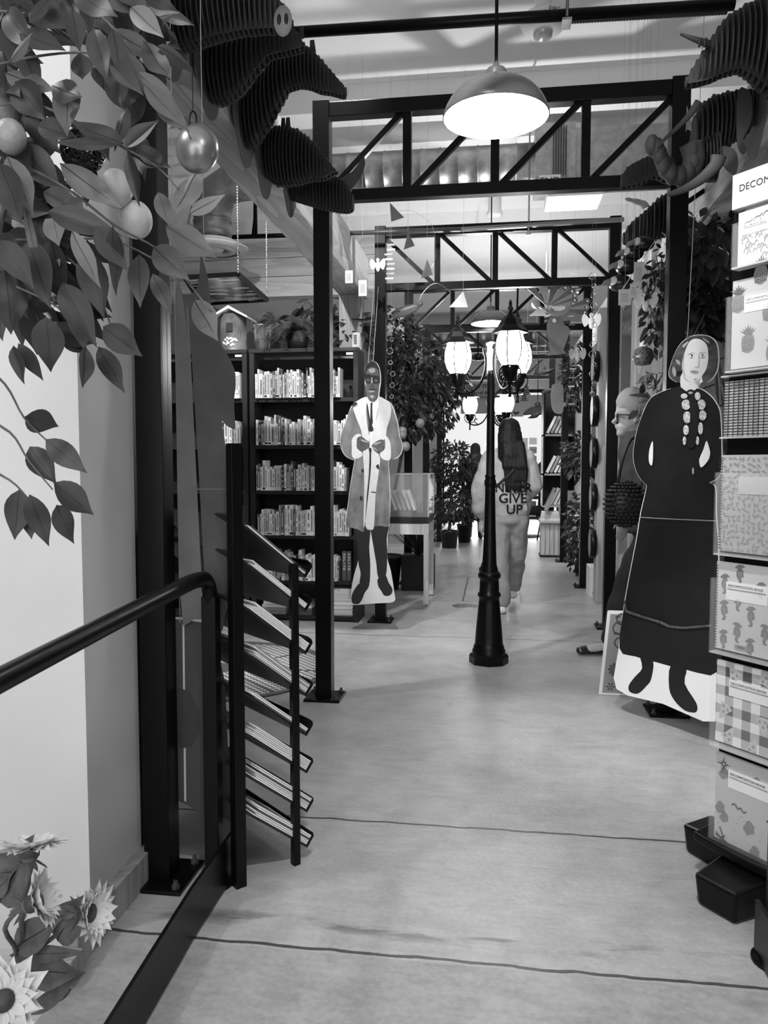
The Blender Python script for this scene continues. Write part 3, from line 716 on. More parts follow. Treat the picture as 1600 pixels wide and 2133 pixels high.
# ================================================================ DISPLAY CASE ON TABLE
TY = 7.0; k_ = TY/FPX
tz = 1.3-(1084-965)*k_; x1 = at(893, 1080, TY).x; x0 = x1-.95
t_ = empty('display_table', ((x0+x1)/2, TY+.3, 0), **dict(label='plain wooden display table with square legs carrying the glass case', cat='table'))
MB().box(x0, x1, TY, TY+.6, tz-.03, tz).build('table_top', BLKM, t_)
MB().box(x0+.02, x1-.005, TY+.005, TY+.595, tz-.13, tz-.03).build('apron', LWOOD, t_)
for x in (x0+.02, x1-.045):
    for y in (TY, TY+.55):
        l = MB().box(x, x+.045, y, y+.045, .02, tz-.03).build('leg', LWOOD, t_)
        MB().lathe([(0, 0), (.012, 0), (.012, .02), (0, .02)], (x+.022, y+.022, 0), 10).build('glide', CHROME, l)
g = empty('glass_case', ((x0+x1)/2, TY+.3, tz), **dict(label='clear glass display case standing on the wooden table', cat='display case'))
gz = 1.3-(988-965)*k_
b = MB()
b.box(x0, x1, TY+.0, TY+.006, tz+.03, gz).box(x0, x1, TY+.594, TY+.6, tz+.03, gz).box(x1-.006, x1, TY+.006, TY+.594, tz+.03, gz)
b.box(x0, x1, TY, TY+.6, gz, gz+.006); b.build('glass', GLS, g)
b = MB(); e = .009
for x in (x0, x1):
    for y in (TY, TY+.6): b.box(x-e, x+e*.2, y-e/2, y+e/2, tz+.03, gz)
for y in (TY, TY+.6): b.box(x0-e, x1+e*.2, y-e/2, y+e/2, gz, gz+.008)
b.box(x1-e, x1, TY, TY+.6, gz, gz+.008); b.build('edge_strips', mat('glass_edge', .45, .3), g)
MB().box(x0, x1, TY, TY+.6, tz+.0005, tz+.03).build('base', BLKM, g)
for i in range(5):
    a = at(823+i*7, 1048-i*1, TY+.25); 
    lean = .35; L = .2
    b = MB(); q = Vector((a.x+i*.012, TY+.25, tz+.072)); u = Vector((-math.sin(lean), 0, math.cos(lean))); s_ = Vector((math.cos(lean), 0, math.sin(lean)))
    b.add([q+Vector((0, y, 0))+u*h+s_*w_ for y in (0, .14) for h in (0, L) for w_ in (0, .022)], [(0, 1, 3, 2), (4, 6, 7, 5), (0, 4, 5, 1), (2, 3, 7, 6), (0, 2, 6, 4), (1, 5, 7, 3)])
    b.build('hardback_book', bmats[(0, 2, 4, 2, 1)[i]], label=f'leaning hardback in the glass case, {ORD[i]} from the left', cat='book', group='leaning books inside the glass case')
b = MB().box(x1-.42, x1-.15, TY+.15, TY+.4, tz+.0305, tz+.07); b.build('dark_book_box', DKP, label='flat dark box inside the glass case under the leaning books', cat='box')
# ================================================================ CUTOUT FIGURES (flat printed boards, as in the place)
def board(name, plane, N, conv, outline, layers, parent, thick=.006, k=4):
    """outline and layers are lists of picture points mapped onto the board's own plane"""
    P0 = plane; b = MB(); mats = []; n = Vector(N).normalized()
    def mi(m):
        if m not in mats: mats.append(m)
        return mats.index(m)
    def mp(pts, off, kk):
        Q = [onplane(*conv(x, y), P0, n) for x, y in pts]
        if kk > 1: Q = smooth(Q, kk)
        return [q+n*off for q in Q]
    b.poly(mp(outline[1], 0, k), mi(outline[0]), thick=-n*thick)
    for i, L in enumerate(layers):
        m, pts = L[0], L[1]; kk = L[2] if len(L) > 2 else k
        b.poly(mp(pts, .0004+.00025*i, kk), mi(m))
    return b.build(name, mats, parent)
def ell(cx, cy, rx, ry, n=16, rot=0):
    c, s_ = math.cos(rot), math.sin(rot)
    return [(cx+rx*math.cos(2*PI*i/n)*c-ry*math.sin(2*PI*i/n)*s_, cy+rx*math.cos(2*PI*i/n)*s_+ry*math.sin(2*PI*i/n)*c) for i in range(n)]
# print inks: flat greys of the printed board
SUEDE = mat('print_suede', .14, .6, noise=.07, nscale=14, stretch=(1, 1, .5)); FLEECE = mat('print_fleece', .55, .7, noise=.03, nscale=30); PSKIN = mat('print_skin_dark', .075, .5, noise=.03, nscale=40)
PSKL = mat('print_skin_light', .62, .5, noise=.03, nscale=20); PHL = mat('print_highlight', .3, .5); PBK = mat('print_black', .012, .45); PGY = mat('print_grey', .35, .5); PSH = mat('print_tone', .36, .5)
c3 = lambda x, y: (660+x/3.554, 700+y/3.554)
Pm = at(770, 1000, 5.85)
fig = empty('cardboard_cutout', at(770, 1258, 5.85), **dict(label='life-size cutout of a person in a fleece-lined coat and glasses, hung by the bookcase', cat='cutout'))
coatL = [(372, 455), (340, 465), (285, 490), (262, 520), (240, 560), (215, 640), (190, 700), (176, 760), (182, 830), (215, 885), (262, 912), (285, 912), (275, 960), (262, 1040), (245, 1150), (232, 1260), (218, 1402), (290, 1425), (343, 1450), (352, 1410), (360, 1200), (385, 1000), (390, 850), (390, 700), (376, 560)]
coatR = [(462, 455), (495, 470), (545, 500), (572, 560), (598, 650), (610, 740), (632, 800), (622, 865), (580, 905), (535, 915), (530, 950), (536, 1050), (540, 1250), (534, 1402), (470, 1405), (424, 1412), (410, 1436), (360, 1415), (385, 1200), (410, 1000), (420, 850), (440, 600)]
L = [(PBK, [(288, 1400), (300, 1560), (308, 1680), (325, 1760), (318, 1840), (385, 1850), (396, 1700), (388, 1560), (392, 1400)]),
     (PBK, [(405, 1400), (420, 1560), (440, 1680), (450, 1770), (470, 1800), (510, 1780), (522, 1640), (518, 1500), (525, 1390)]),
     (PBK, [(318, 1830), (290, 1860), (262, 1910), (257, 1960), (275, 1982), (310, 1982), (335, 1950), (355, 1900), (383, 1860), (384, 1825)]),
     (PBK, [(450, 1800), (455, 1850), (480, 1890), (500, 1920), (540, 1920), (560, 1890), (555, 1860), (530, 1820), (512, 1775), (480, 1785)]),
     (SUEDE, coatL), (SUEDE, coatR),
     (WHT, [(372, 455), (368, 500), (395, 600), (408, 690), (418, 700), (440, 600), (460, 500), (462, 450), (415, 480)]),
     (PBK, [(368, 500), (385, 640), (385, 700), (412, 705), (420, 690), (410, 660), (398, 640), (380, 520)]),
     (PBK, [(400, 495), (397, 520), (396, 600), (392, 650), (405, 665), (416, 640), (414, 600), (412, 520), (414, 495)]),
     (FLEECE, [(370, 452), (300, 480), (268, 520), (290, 600), (330, 700), (340, 760), (390, 780), (400, 760), (385, 720), (372, 640), (366, 540)]),
     (FLEECE, [(462, 452), (520, 480), (550, 520), (545, 600), (520, 680), (505, 760), (450, 790), (418, 800), (420, 720), (440, 620), (455, 540)]),
     (PBK, [(385, 845), (408, 845), (402, 1000), (388, 1100), (380, 1250), (366, 1400), (360, 1400), (370, 1200), (388, 1000)]),
     (FLEECE, [(344, 850), (386, 842), (388, 960), (372, 1150), (362, 1300), (356, 1400), (346, 1395), (352, 1150), (350, 980)]),
     (FLEECE, [(405, 850), (430, 850), (468, 900), (460, 1000), (436, 1180), (425, 1400), (405, 1434), (362, 1410), (368, 1300), (390, 1100), (402, 960)]),
     (FLEECE, [(262, 760), (300, 725), (330, 735), (300, 770), (298, 830), (335, 860), (335, 890), (290, 910), (262, 890), (260, 820)]),
     (FLEECE, [(500, 735), (525, 750), (545, 790), (550, 860), (545, 910), (520, 922), (480, 905), (468, 870), (500, 840), (508, 790)]),
     (PSKIN, [(300, 755), (330, 742), (360, 765), (385, 785), (390, 815), (360, 845), (330, 848), (305, 830), (298, 790)]),
     (PSKIN, [(505, 800), (490, 768), (460, 770), (430, 790), (408, 810), (420, 840), (450, 865), (490, 850), (505, 830)]),
     (PHL, [(330, 765), (375, 780), (380, 790), (335, 778)]), (PHL, [(430, 795), (470, 782), (472, 790), (425, 808)]), (PHL, [(420, 820), (450, 845), (448, 850), (418, 828)]), (WHT, [(398, 815), (402, 812), (420, 838), (416, 842)], 1),
     (PBK, ell(340, 995, 8, 12)), (PBK, ell(330, 1198, 10, 15)), (PBK, [(440, 960), (458, 950), (462, 985), (445, 975)]), (PBK, [(405, 1150), (440, 1155), (440, 1160), (405, 1156)], 1),
     (PBK, [(352, 345), (350, 290), (362, 230), (385, 200), (415, 186), (445, 205), (465, 250), (470, 320), (465, 350), (455, 260), (415, 245), (370, 265)]),
     (PSKIN, [(362, 310), (368, 260), (395, 232), (430, 232), (455, 260), (466, 310), (462, 380), (455, 430), (450, 460), (425, 485), (395, 478), (376, 450), (368, 400), (356, 370)]),
     (PHL, [(385, 250), (405, 240), (430, 244), (428, 270), (395, 272)]), (PHL, [(405, 300), (412, 300), (416, 345), (402, 348), (400, 340)]), (PHL, [(385, 410), (405, 402), (430, 408), (425, 416), (395, 416)]), (PHL, [(395, 440), (425, 440), (420, 460), (402, 460)]), (PHL, [(358, 335), (365, 340), (366, 370), (360, 365)]),
     (PBK, [(390, 395), (410, 390), (432, 396), (430, 402), (392, 402)]),
     (PBK, [(362, 288), (400, 290), (400, 345), (368, 345)], 2), (PBK, [(414, 295), (462, 300), (464, 345), (424, 350)], 2), (PBK, [(362, 286), (468, 304), (468, 316), (362, 298)], 1), (PHL if False else mat('print_lens', .14, .4), ell(383, 324, 12, 12)), (MATS['print_lens'], ell(441, 329, 12, 12)), (PBK, [(373, 318), (384, 314), (394, 319), (384, 320)]), (PBK, [(431, 323), (441, 319), (452, 324), (441, 325)]), (PBK, ell(384, 325, 3, 3)), (PBK, ell(441, 330, 3, 3)),
     (PHL, ell(428, 262, 8, 3)), (PBK, [(262, 512), (275, 495), (295, 492), (300, 505), (270, 520)])]
out = [(415, 184), (380, 200), (356, 240), (349, 290), (352, 340), (362, 390), (372, 430), (368, 455), (330, 468), (282, 490), (258, 515), (238, 560), (213, 640), (186, 700), (174, 760), (180, 835), (213, 890), (262, 916), (280, 918), (272, 960), (258, 1040), (242, 1150), (228, 1260), (214, 1404), (290, 1430), (300, 1560), (306, 1660), (275, 1770), (255, 1880), (253, 1970), (265, 1988), (300, 1990), (450, 1978), (572, 1966), (572, 1890), (548, 1740), (522, 1640), (526, 1500), (529, 1408), (538, 1402), (544, 1250), (540, 1050), (534, 920), (585, 910), (628, 868), (636, 800), (614, 740), (603, 650), (578, 560), (550, 498), (498, 465), (464, 450), (466, 400), (474, 340), (472, 270), (452, 208)]
pb = board('printed_board', Pm, (0, -1, 0), c3, (mat('board_white', .62, .6), out), L, fig, k=3)
for x_, in ((380,), (415,)):
    a = onplane(*c3(x_, 205), Pm, Vector((0, -1, 0)))
    MB().tube([a, (a.x-.02, 6.28, 2.75)], .0022, 5).build('hanging_cord', STRING, fig)
# woman in a long dark dress, board turned slightly
c6 = lambda x, y: (1270+x/4.74, 650+y/4.74)
c7 = lambda x, y: (1150+x/1.729, 900+y/1.729)
W0 = Vector((0.68, 4.03, 0)); W1 = Vector((1.04, 3.62, 0)); wn = (W1-W0).cross(Vector((0, 0, 1))).normalized()
if wn.y > 0: wn = -wn
fig2 = empty('cardboard_cutout', onplane(1385, 1468, W0, wn), **dict(label='large cutout of a person in a long black dress with lace collar, right', cat='cutout'))
DR = mat('print_dress', .010, .45, noise=.004, nscale=6); HAIRP = mat('print_hair', .055, .4, noise=.05, nscale=9, stretch=(1, 1, 3)); LACE = mat('print_lace', .5, .6, noise=.3, nscale=120)
R6 = lambda pts: [c6(*p) for p in pts]
R7 = lambda pts: [c7(*p) for p in pts]
idn = lambda x, y: (x, y)
outW = R6([(890, 224), (800, 238), (710, 300), (650, 390), (605, 510), (582, 600), (600, 655), (660, 692), (705, 690), (700, 735), (600, 755), (480, 798), (400, 850), (345, 950), (295, 1080), (262, 1190), (243, 1300), (230, 1420), (250, 1540), (290, 1630), (340, 1690), (362, 1730)])+R7([(318, 290), (300, 400), (262, 600), (240, 780), (232, 925), (400, 979), (600, 1042), (606, 800), (602, 600), (600, 400), (592, 300), (590, 200)])+R6([(985, 1690), (1060, 1650), (1105, 1560), (1108, 1300), (1096, 1010), (1060, 905), (1000, 825), (920, 765), (875, 745), (910, 690), (970, 690), (1030, 640), (1068, 560), (1078, 450), (1060, 310), (990, 240)])
dress = R6([(705, 735), (600, 757), (482, 802), (402, 854), (350, 950), (298, 1080), (266, 1190), (246, 1300), (234, 1420), (253, 1540), (293, 1630), (343, 1690), (366, 1730)])+R7([(321, 290), (303, 400), (265, 600), (243, 778), (300, 808), (380, 830), (480, 855), (605, 858), (600, 600), (598, 400), (590, 300), (588, 200)])+R6([(985, 1686), (1058, 1646), (1100, 1560), (1104, 1300), (1092, 1010), (1056, 908), (996, 828), (916, 768), (860, 755), (780, 790)])
LW = [(DR, dress),
      (DR, R7([(318, 800), (325, 850), (300, 880), (277, 912), (280, 935), (310, 942), (340, 915), (358, 888), (364, 820)])),
      (DR, R7([(428, 840), (422, 920), (440, 965), (475, 1000), (505, 1010), (522, 1005), (520, 975), (478, 905), (484, 850)])),
      (HAIRP, R6([(890, 228), (800, 242), (712, 305), (652, 392), (608, 512), (586, 600), (604, 652), (660, 688), (720, 684), (800, 600), (900, 600), (920, 684), (970, 686), (1027, 637), (1064, 558), (1074, 450), (1056, 313), (986, 243)])),
      (PHL, R6([(620, 560), (640, 540), (660, 600), (648, 640), (625, 610)])), (PHL, R6([(655, 470), (690, 480), (700, 520), (670, 510)])), (PGY, R6([(720, 330), (770, 290), (780, 300), (735, 350)])), (PHL, R6([(920, 250), (980, 290), (985, 310), (940, 280)])),
      (PSKL, R6([(722, 600), (705, 740), (760, 782), (860, 760), (900, 600)])), (PSH, R6([(725, 610), (780, 680), (860, 690), (905, 620), (880, 740), (850, 700), (760, 680)])),
      (PSKL, R6([(800, 285), (855, 262), (920, 280), (965, 330), (978, 410), (975, 490), (955, 570), (905, 645), (850, 690), (790, 680), (745, 640), (722, 580), (720, 500), (745, 400), (770, 335)])),
      (PSH, R6([(735, 430), (745, 410), (740, 480), (735, 560), (760, 640), (735, 610), (722, 540)])), (PSH, R6([(885, 420), (895, 430), (893, 530), (880, 555), (838, 550), (860, 540), (878, 530)])),
      (PGY, R6([(780, 418), (815, 402), (850, 408), (815, 410), (785, 426)])), (PGY, R6([(890, 402), (930, 392), (962, 402), (930, 400), (895, 412)])),
      (WHT, ell(0, 0, 1, 1)), (WHT, ell(0, 0, 1, 1)),
      (PGY, R6([(800, 585), (835, 572), (885, 585), (865, 612), (830, 608)])), (PBK, R6([(800, 586), (840, 590), (886, 586), (840, 595)])), (PSH, R6([(840, 660), (870, 655), (860, 672), (842, 672)]))]
LW[15] = (PAPER, [c6(*p) for p in ell(815, 432, 22, 9)]); LW[16] = (PAPER, [c6(*p) for p in ell(928, 428, 24, 9)])
LW += [(PBK, R6(ell(818, 431, 8, 8))), (PBK, R6(ell(925, 427, 8, 8))), (PBK, R6([(792, 424), (815, 417), (838, 428), (815, 422)])), (PBK, R6([(902, 424), (928, 415), (954, 422), (928, 419)])), (PSH, R6([(800, 446), (830, 446), (825, 452), (805, 452)])), (PSH, R6([(905, 444), (950, 444), (940, 452), (912, 452)])),
       (PBK, R6([(700, 735), (760, 780), (770, 792), (700, 760)])),
       (LACE, R6(ell(745, 830, 32, 26))), (LACE, R6(ell(765, 915, 44, 50))), (LACE, R6(ell(775, 1040, 38, 58))), (LACE, R6(ell(765, 1165, 28, 50))), (LACE, R6(ell(750, 1270, 18, 42))),
       (LACE, R6(ell(880, 830, 28, 40))), (LACE, R6(ell(918, 915, 42, 50))), (LACE, R6(ell(930, 1020, 38, 50))), (LACE, R6(ell(910, 1150, 24, 60))), (LACE, R6(ell(880, 1270, 16, 42))),
       (DR, R6([(800, 850), (860, 850), (900, 980), (880, 1180), (850, 1330), (780, 1320), (800, 1150), (808, 980)])),
       (PBK, R6(ell(815, 800, 42, 36))), (PGY, R6(ell(812, 798, 22, 12))), (PHL, R6(ell(812, 798, 12, 6))), (PGY, R6(ell(838, 1570, 10, 34))), (PBK, R6(ell(852, 1580, 5, 30))),
       (PAPER, R6([(440, 1275), (444, 1380), (440, 1470), (428, 1518), (404, 1480), (402, 1400), (415, 1330)])),
       (PAPER, R6([(972, 1272), (998, 1340), (1008, 1400), (985, 1470), (920, 1535), (900, 1480), (905, 1440), (940, 1360)]))]
fold = R7([(320, 305), (450, 312), (595, 318), (595, 321), (450, 315), (320, 308)])
trim = [c7(x, y) for x, y in ((264, 590), (275, 640), (330, 660), (400, 680), (430, 695), (480, 700), (580, 692), (580, 699), (480, 708), (425, 703), (395, 688), (330, 668), (268, 648))]
LW += [(PSH, fold, 1), (PSH if False else mat('print_trim', .09, .5, noise=.05, nscale=90), trim, 1)]
board('printed_board', W0, wn, idn, (mat('board_bright_white', .9, .6), outW), LW, fig2, k=3)
a = onplane(*c6(775, 262), W0, wn); t_ = onplane(1455, 600, W0, wn)
MB().tube([a+wn*.004, (a.x+.06, a.y-.0, ZC-.001)], .0016, 5).build('hanging_cord', STRING, fig2)
# leaning cardboard figures seen from the back, left, hanging beside the post
fb = empty('cardboard_standee', (-.9, 2.5, .15), **dict(label='tall plain-backed cardboard figure hanging edge-on beside the magazine rack', cat='cutout'))
A0 = at(430, 1000, 2.295); nA = Vector((.25, -1, 0)).normalized()
outl = [(418, 530), (428, 560), (436, 600), (440, 680), (452, 690), (456, 708), (474, 740), (488, 770), (491, 800), (487, 840), (490, 888), (484, 893), (470, 885), (462, 878), (470, 930), (480, 1000), (490, 1060), (498, 1110), (503, 1180), (500, 1215), (488, 1240), (470, 1275), (464, 1310), (450, 1330), (440, 1300), (425, 1180), (415, 1000), (405, 840), (395, 700), (375, 620), (398, 612), (414, 590)]
board('backboard', A0, nA, idn, (CARD, outl), [(mat('tape', .1, .5), [(388, 640), (392, 640), (422, 1250), (419, 1250)], 1), (mat('tape', .1, .5), [(402, 1018), (470, 1018), (470, 1020), (402, 1020)], 1)], fb, k=3)
A1 = at(390, 1000, 2.28)
board('side_panel', A1, nA, idn, (mat('brown_cardboard_light', .12, .75, noise=.025, nscale=8), [(366, 600), (384, 640), (400, 840), (412, 1060), (420, 1200), (424, 1282), (405, 1290), (388, 1300), (380, 1292), (372, 1150), (368, 900)]), [], fb, k=3)
fc = empty('cardboard_standee', (-.95, 2.55, .2), **dict(label='dark lower cardboard panel hanging below the plain-backed figure, left of the rack', cat='cutout'))
A2 = at(400, 1500, 2.30)
board('backboard', A2, nA, idn, (mat('dark_cardboard', .045, .7), [(364, 1290), (440, 1300), (468, 1420), (475, 1560), (492, 1620), (500, 1690), (500, 1720), (470, 1705), (434, 1700), (364, 1664)]), [(mat('board_edge', .5, .6), [(380, 1300), (384, 1300), (388, 1670), (384, 1668)], 1), (mat('dark_leaf_print', .02, .5), [(366, 1430), (395, 1440), (415, 1480), (418, 1520), (400, 1555), (375, 1560), (366, 1530)])], fc, k=1)
for f_, x_, y_, Y_ in ((fb, 425, 540, 2.5), (fc, 375, 1292, 2.6)):
    p = onplane(x_, y_+6, A0 if f_ is fb else A2, nA); MB().tube([p, (p.x, p.y, ZC-.001)], .0012, 5).build('hanging_cord', STRING, f_)

# ================================================================ PEOPLE
HAIR = mat('dark_hair', .010, .5, noise=.007, nscale=60, stretch=(1, 1, .1), bump=.6, spec=.2)
def hand(b, wr, d, side, thumb, s=1.0, curl=.35):
    """palm, four bent fingers of unequal length and a thumb; d = direction of the fingers"""
    d = Vector(d).normalized(); side = Vector(side).normalized(); nrm = d.cross(side)
    caps = [(wr, wr+d*.085*s, .026*s, .034*s, (1, .55))]
    for i, L in enumerate((.070, .078, .073, .058)):
        o = side*((i-1.5)*.019*s); a = wr+d*.09*s+o*.9; m_ = a+d*L*.5*s+nrm*curl*.012*s; e = m_+d*L*.45*s*(1-curl*.4)+nrm*curl*.03*s
        caps += [(a-d*.02*s, m_, .0095*s, .0085*s), (m_, e, .0085*s, .007*s)]
    t0 = wr+d*.03*s+side*thumb*.025*s; t1 = t0+d*.035*s+side*thumb*.028*s; t2 = t1+d*.03*s+side*thumb*.008*s
    caps += [(t0, t1, .013*s, .011*s), (t1, t2, .011*s, .008*s)]
    return caps
V = Vector
# ---- walking woman, seen from behind. Z up, faces +Y
X0, Y0 = .115, 6.85
w_ = lambda x, y, z: V((X0+x, Y0+y, z))
body = [(w_(0, 0, .92), w_(0, .0, 1.05), .135, .115, (1.1, .75)), (w_(0, 0, 1.05), w_(0, -.02, 1.34), .115, .135, (1.2, .72)), (w_(0, -.01, 1.34), w_(0, .0, 1.45), .05, .045),
        (w_(0, .02, 1.545), w_(0, .035, 1.60), .075, .082, (.95, 1.15)),
        (w_(-.16, -.01, 1.34), w_(-.235, .0, 1.08), .05, .04), (w_(-.235, 0, 1.08), w_(-.235, .05, .83), .038, .026),
        (w_(.16, -.01, 1.34), w_(.215, -.02, 1.10), .05, .04), (w_(.215, -.02, 1.10), w_(.12, .17, .98), .038, .028),
        (w_(-.085, 0, .9), w_(-.075, -.03, .48), .085, .055), (w_(-.075, -.03, .48), w_(-.055, -.08, .09), .052, .035), (w_(-.055, -.08, .06), w_(-.05, .08, .04), .035, .03),
        (w_(.085, 0, .9), w_(.075, .13, .50), .085, .055), (w_(.075, .13, .50), w_(.05, .33, .13), .052, .035), (w_(.05, .33, .12), w_(.05, .45, .10), .035, .03)]
body += hand(None, w_(-.235, .06, .80), (-.0, .18, -1), (0, 1, 0), 1)
body += hand(None, w_(.10, .20, .98), (-.8, .3, .1), (0, 0, 1), 1)
person = organic('person', body, SKIN, voxel=.009, sm=4, label='person with long dark hair walking away in a pale NEVER GIVE UP sweatshirt', cat='person')
FAB = mat('sweatshirt_fleece', .50, .85, noise=.03, nscale=5, bump=.25)
FABD = mat('denim_pale', .36, .8, noise=.05, nscale=12, bump=.2)
sw = organic('sweatshirt', [(w_(0, .0, .86), w_(0, -.01, 1.0), .178, .19, (1.02, .72), .12), (w_(0, -.01, 1.0), w_(0, -.015, 1.32), .19, .155, (1.05, .76), .4), (w_(-.08, 0, 1.36), w_(.08, 0, 1.36), .085, .085), (w_(0, -.01, 1.36), w_(0, -.01, 1.43), .1, .075),
     (w_(-.145, 0, 1.34), w_(-.245, -.01, 1.08), .085, .085), (w_(-.245, -.01, 1.08), w_(-.255, .04, .90), .085, .07), (w_(-.25, .04, .9), w_(-.24, .05, .845), .045, .042),
     (w_(.145, 0, 1.34), w_(.215, -.02, 1.11), .085, .078), (w_(.215, -.02, 1.11), w_(.14, .14, .99), .075, .055),
     (w_(0, -.0, .82), w_(0, 0, .85), .158, .165, (1.02, .72), .05), (w_(-.15, -.12, 1.15), w_(-.02, -.14, .95), .02, .012), (w_(.09, -.13, 1.2), w_(.13, -.11, 1.0), .02, .012),
     (w_(-.10, -.125, 1.10), w_(.03, -.135, .92), .018, .014), (w_(.12, -.11, 1.04), w_(.15, -.09, .9), .018, .014), (w_(-.21, -.05, 1.2), w_(-.245, -.06, 1.0), .03, .02)], FAB, person, voxel=.011, sm=5, folds=.035)
jn = organic('jeans', [(w_(0, 0, .80), w_(0, 0, .95), .155, .14, (1.05, .8), .3), (w_(-.075, 0, .82), w_(-.075, -.03, .5), .10, .082), (w_(-.075, -.03, .5), w_(-.055, -.08, .12), .082, .078),
     (w_(.08, 0, .82), w_(.08, .12, .5), .10, .082), (w_(.08, .12, .5), w_(.055, .31, .19), .082, .07)], FABD, person, voxel=.011, sm=4, folds=.025)
sh = organic('shoe', [(w_(-.055, -.115, .035), w_(-.05, .11, .035), .04, .036, (1.1, .85)), (w_(-.055, -.10, .06), w_(-.055, -.06, .09), .04, .035)], PAPER, person, voxel=.008, sm=3)
sh = organic('shoe', [(w_(.05, .30, .10), w_(.05, .50, .06), .04, .036, (1.1, .85)), (w_(.05, .31, .13), w_(.05, .35, .14), .035, .03)], PAPER, person, voxel=.008, sm=3)
hr = [(w_(0, .0, 1.56), w_(0, .02, 1.60), .095, .098, (1, 1.1)), (w_(0, -.04, 1.56), w_(.015, -.10, 1.36), .095, .105, (1.1, .62), .6), (w_(.02, -.115, 1.36), w_(.06, -.15, 1.15), .105, .06, (1, .4), .2)]
for i in range(12):
    x = -.05+.17*i/11; hr += [(w_(x*.8, -.10, 1.46), w_(x+.01, -.15, 1.27), .034, .024), (w_(x+.02, -.145, 1.25), w_(x+.025+.012*math.sin(i*2.1), -.165, 1.12-.04*math.cos(i*1.7)), .02, .01), (w_(x+.025+.012*math.sin(i*2.1), -.165, 1.12), w_(x+.04, -.16, 1.05+.03*math.sin(i*3)), .010, .004)]
organic('hair', hr, HAIR, person, voxel=.008, sm=2)
MB().tube([w_(.09, -.02, 1.44), w_(.085, -.13, 1.36), w_(.03, -.168, 1.24), w_(-.07, -.172, 1.14), w_(-.17, -.11, 1.05), w_(-.2, 0, 1.0)], [.012]*6, 8, flat=.5).build('bag_strap', BLKM, person)
for s_, z_, x_, sz in (('NEVER', 1.09, .035, .105), ('GIVE', 1.0, .03, .115), ('UP', .905, .045, .115)):
    o_ = text(s_, sz, w_(x_, -.19, z_), (1, 0, 0), (0, 0, 1), INK, person, 'lettering', depth=.001, bold=.0015)
    sk = o_.modifiers.new('wrap', 'SHRINKWRAP'); sk.target = sw; sk.wrap_method = 'PROJECT'; sk.use_project_y = True; sk.use_negative_direction = True; sk.use_positive_direction = True; sk.offset = .007; sk.project_limit = .2
# ---- man stooping at the right, mostly hidden by the dark-dressed cutout. Faces -X
X0, Y0 = 1.0, 5.45
m_ = lambda x, y, z: V((X0+x, Y0+y, z))
hx = at(1316, 868, 5.45); HX = hx.x-X0
mb = [(m_(.05, 0, .92), m_(.03, 0, 1.10), .15, .14, (1, 1)), (m_(.03, 0, 1.1), m_(-.02, 0, 1.38), .14, .16, (1, 1)), (m_(-.02, 0, 1.42), m_(HX+.03, 0, 1.55), .058, .055),
      (V((hx.x+.015, Y0, 1.60)), V((hx.x-.0, Y0, 1.67)), .085, .098, (1.1, .85)), (V((hx.x-.04, Y0, 1.545)), V((hx.x-.02, Y0, 1.56)), .052, .06, (1, .8)),
      (V((hx.x-.095, Y0, 1.60)), V((hx.x-.118, Y0, 1.582)), .014, .016), (V((hx.x-.088, Y0, 1.545)), V((hx.x-.095, Y0, 1.548)), .018, .016), (V((hx.x-.085, Y0, 1.63)), V((hx.x-.085, Y0+.0, 1.632)), .028, .028), (V((hx.x-.07, Y0, 1.505)), V((hx.x-.06, Y0, 1.505)), .03, .03),
      (V((hx.x+.015, Y0-.085, 1.585)), V((hx.x+.015, Y0-.088, 1.61)), .017, .02),
      (m_(.08, -.07, .9), m_(-.11, -.07, .5), .10, .065), (m_(-.11, -.07, .5), m_(-.21, -.08, .1), .06, .04), (m_(-.21, -.08, .06), m_(-.36, -.1, .04), .04, .035),
      (m_(.08, .08, .9), m_(.10, .08, .5), .10, .065), (m_(.10, .08, .5), m_(.22, .08, .1), .06, .04), (m_(.22, .08, .06), m_(.08, .08, .04), .04, .035),
      (m_(-.02, -.19, 1.38), m_(.02, -.22, 1.12), .058, .045), (m_(.02, -.22, 1.12), m_(-.14, -.24, .96), .042, .03), (m_(-.02, .19, 1.38), m_(-.05, .2, 1.1), .058, .045), (m_(-.05, .2, 1.1), m_(-.03, .21, .88), .042, .03)]
mb += hand(None, m_(-.15, -.24, .945), (-.35, 0, -1), (-.8, 0, .3), 1)
mb += hand(None, m_(-.03, .21, .86), (0, .1, -1), (1, 0, 0), 1)
man = organic('person', mb, mat('skin_mid', .36, .5), voxel=.009, sm=4, label='person in a knit cap leaning left behind the black-dressed cutout', cat='person')
organic('knit_cap', [(V((hx.x+.03, Y0, 1.69)), V((hx.x-.0, Y0, 1.71)), .108, .105, (1.05, .95))], mat('knit_cap', .27, .85, bump=.4, nscale=120), man, voxel=.01, sm=2)
TR = mat('dark_trousers', .022, .85, noise=.008, nscale=5, bump=.2); JK = mat('dark_jacket', .05, .8, noise=.02, nscale=6, bump=.2)
organic('trousers', [(m_(.07, 0, .9), m_(.05, 0, .98), .17, .165), (m_(.07, -.07, .85), m_(-.10, -.07, .5), .13, .105), (m_(-.10, -.07, .5), m_(-.20, -.08, .13), .105, .08), (m_(.08, .08, .85), m_(.11, .08, .5), .125, .09), (m_(.11, .08, .5), m_(.22, .08, .13), .09, .065)], TR, man, voxel=.013, sm=4, folds=.03)
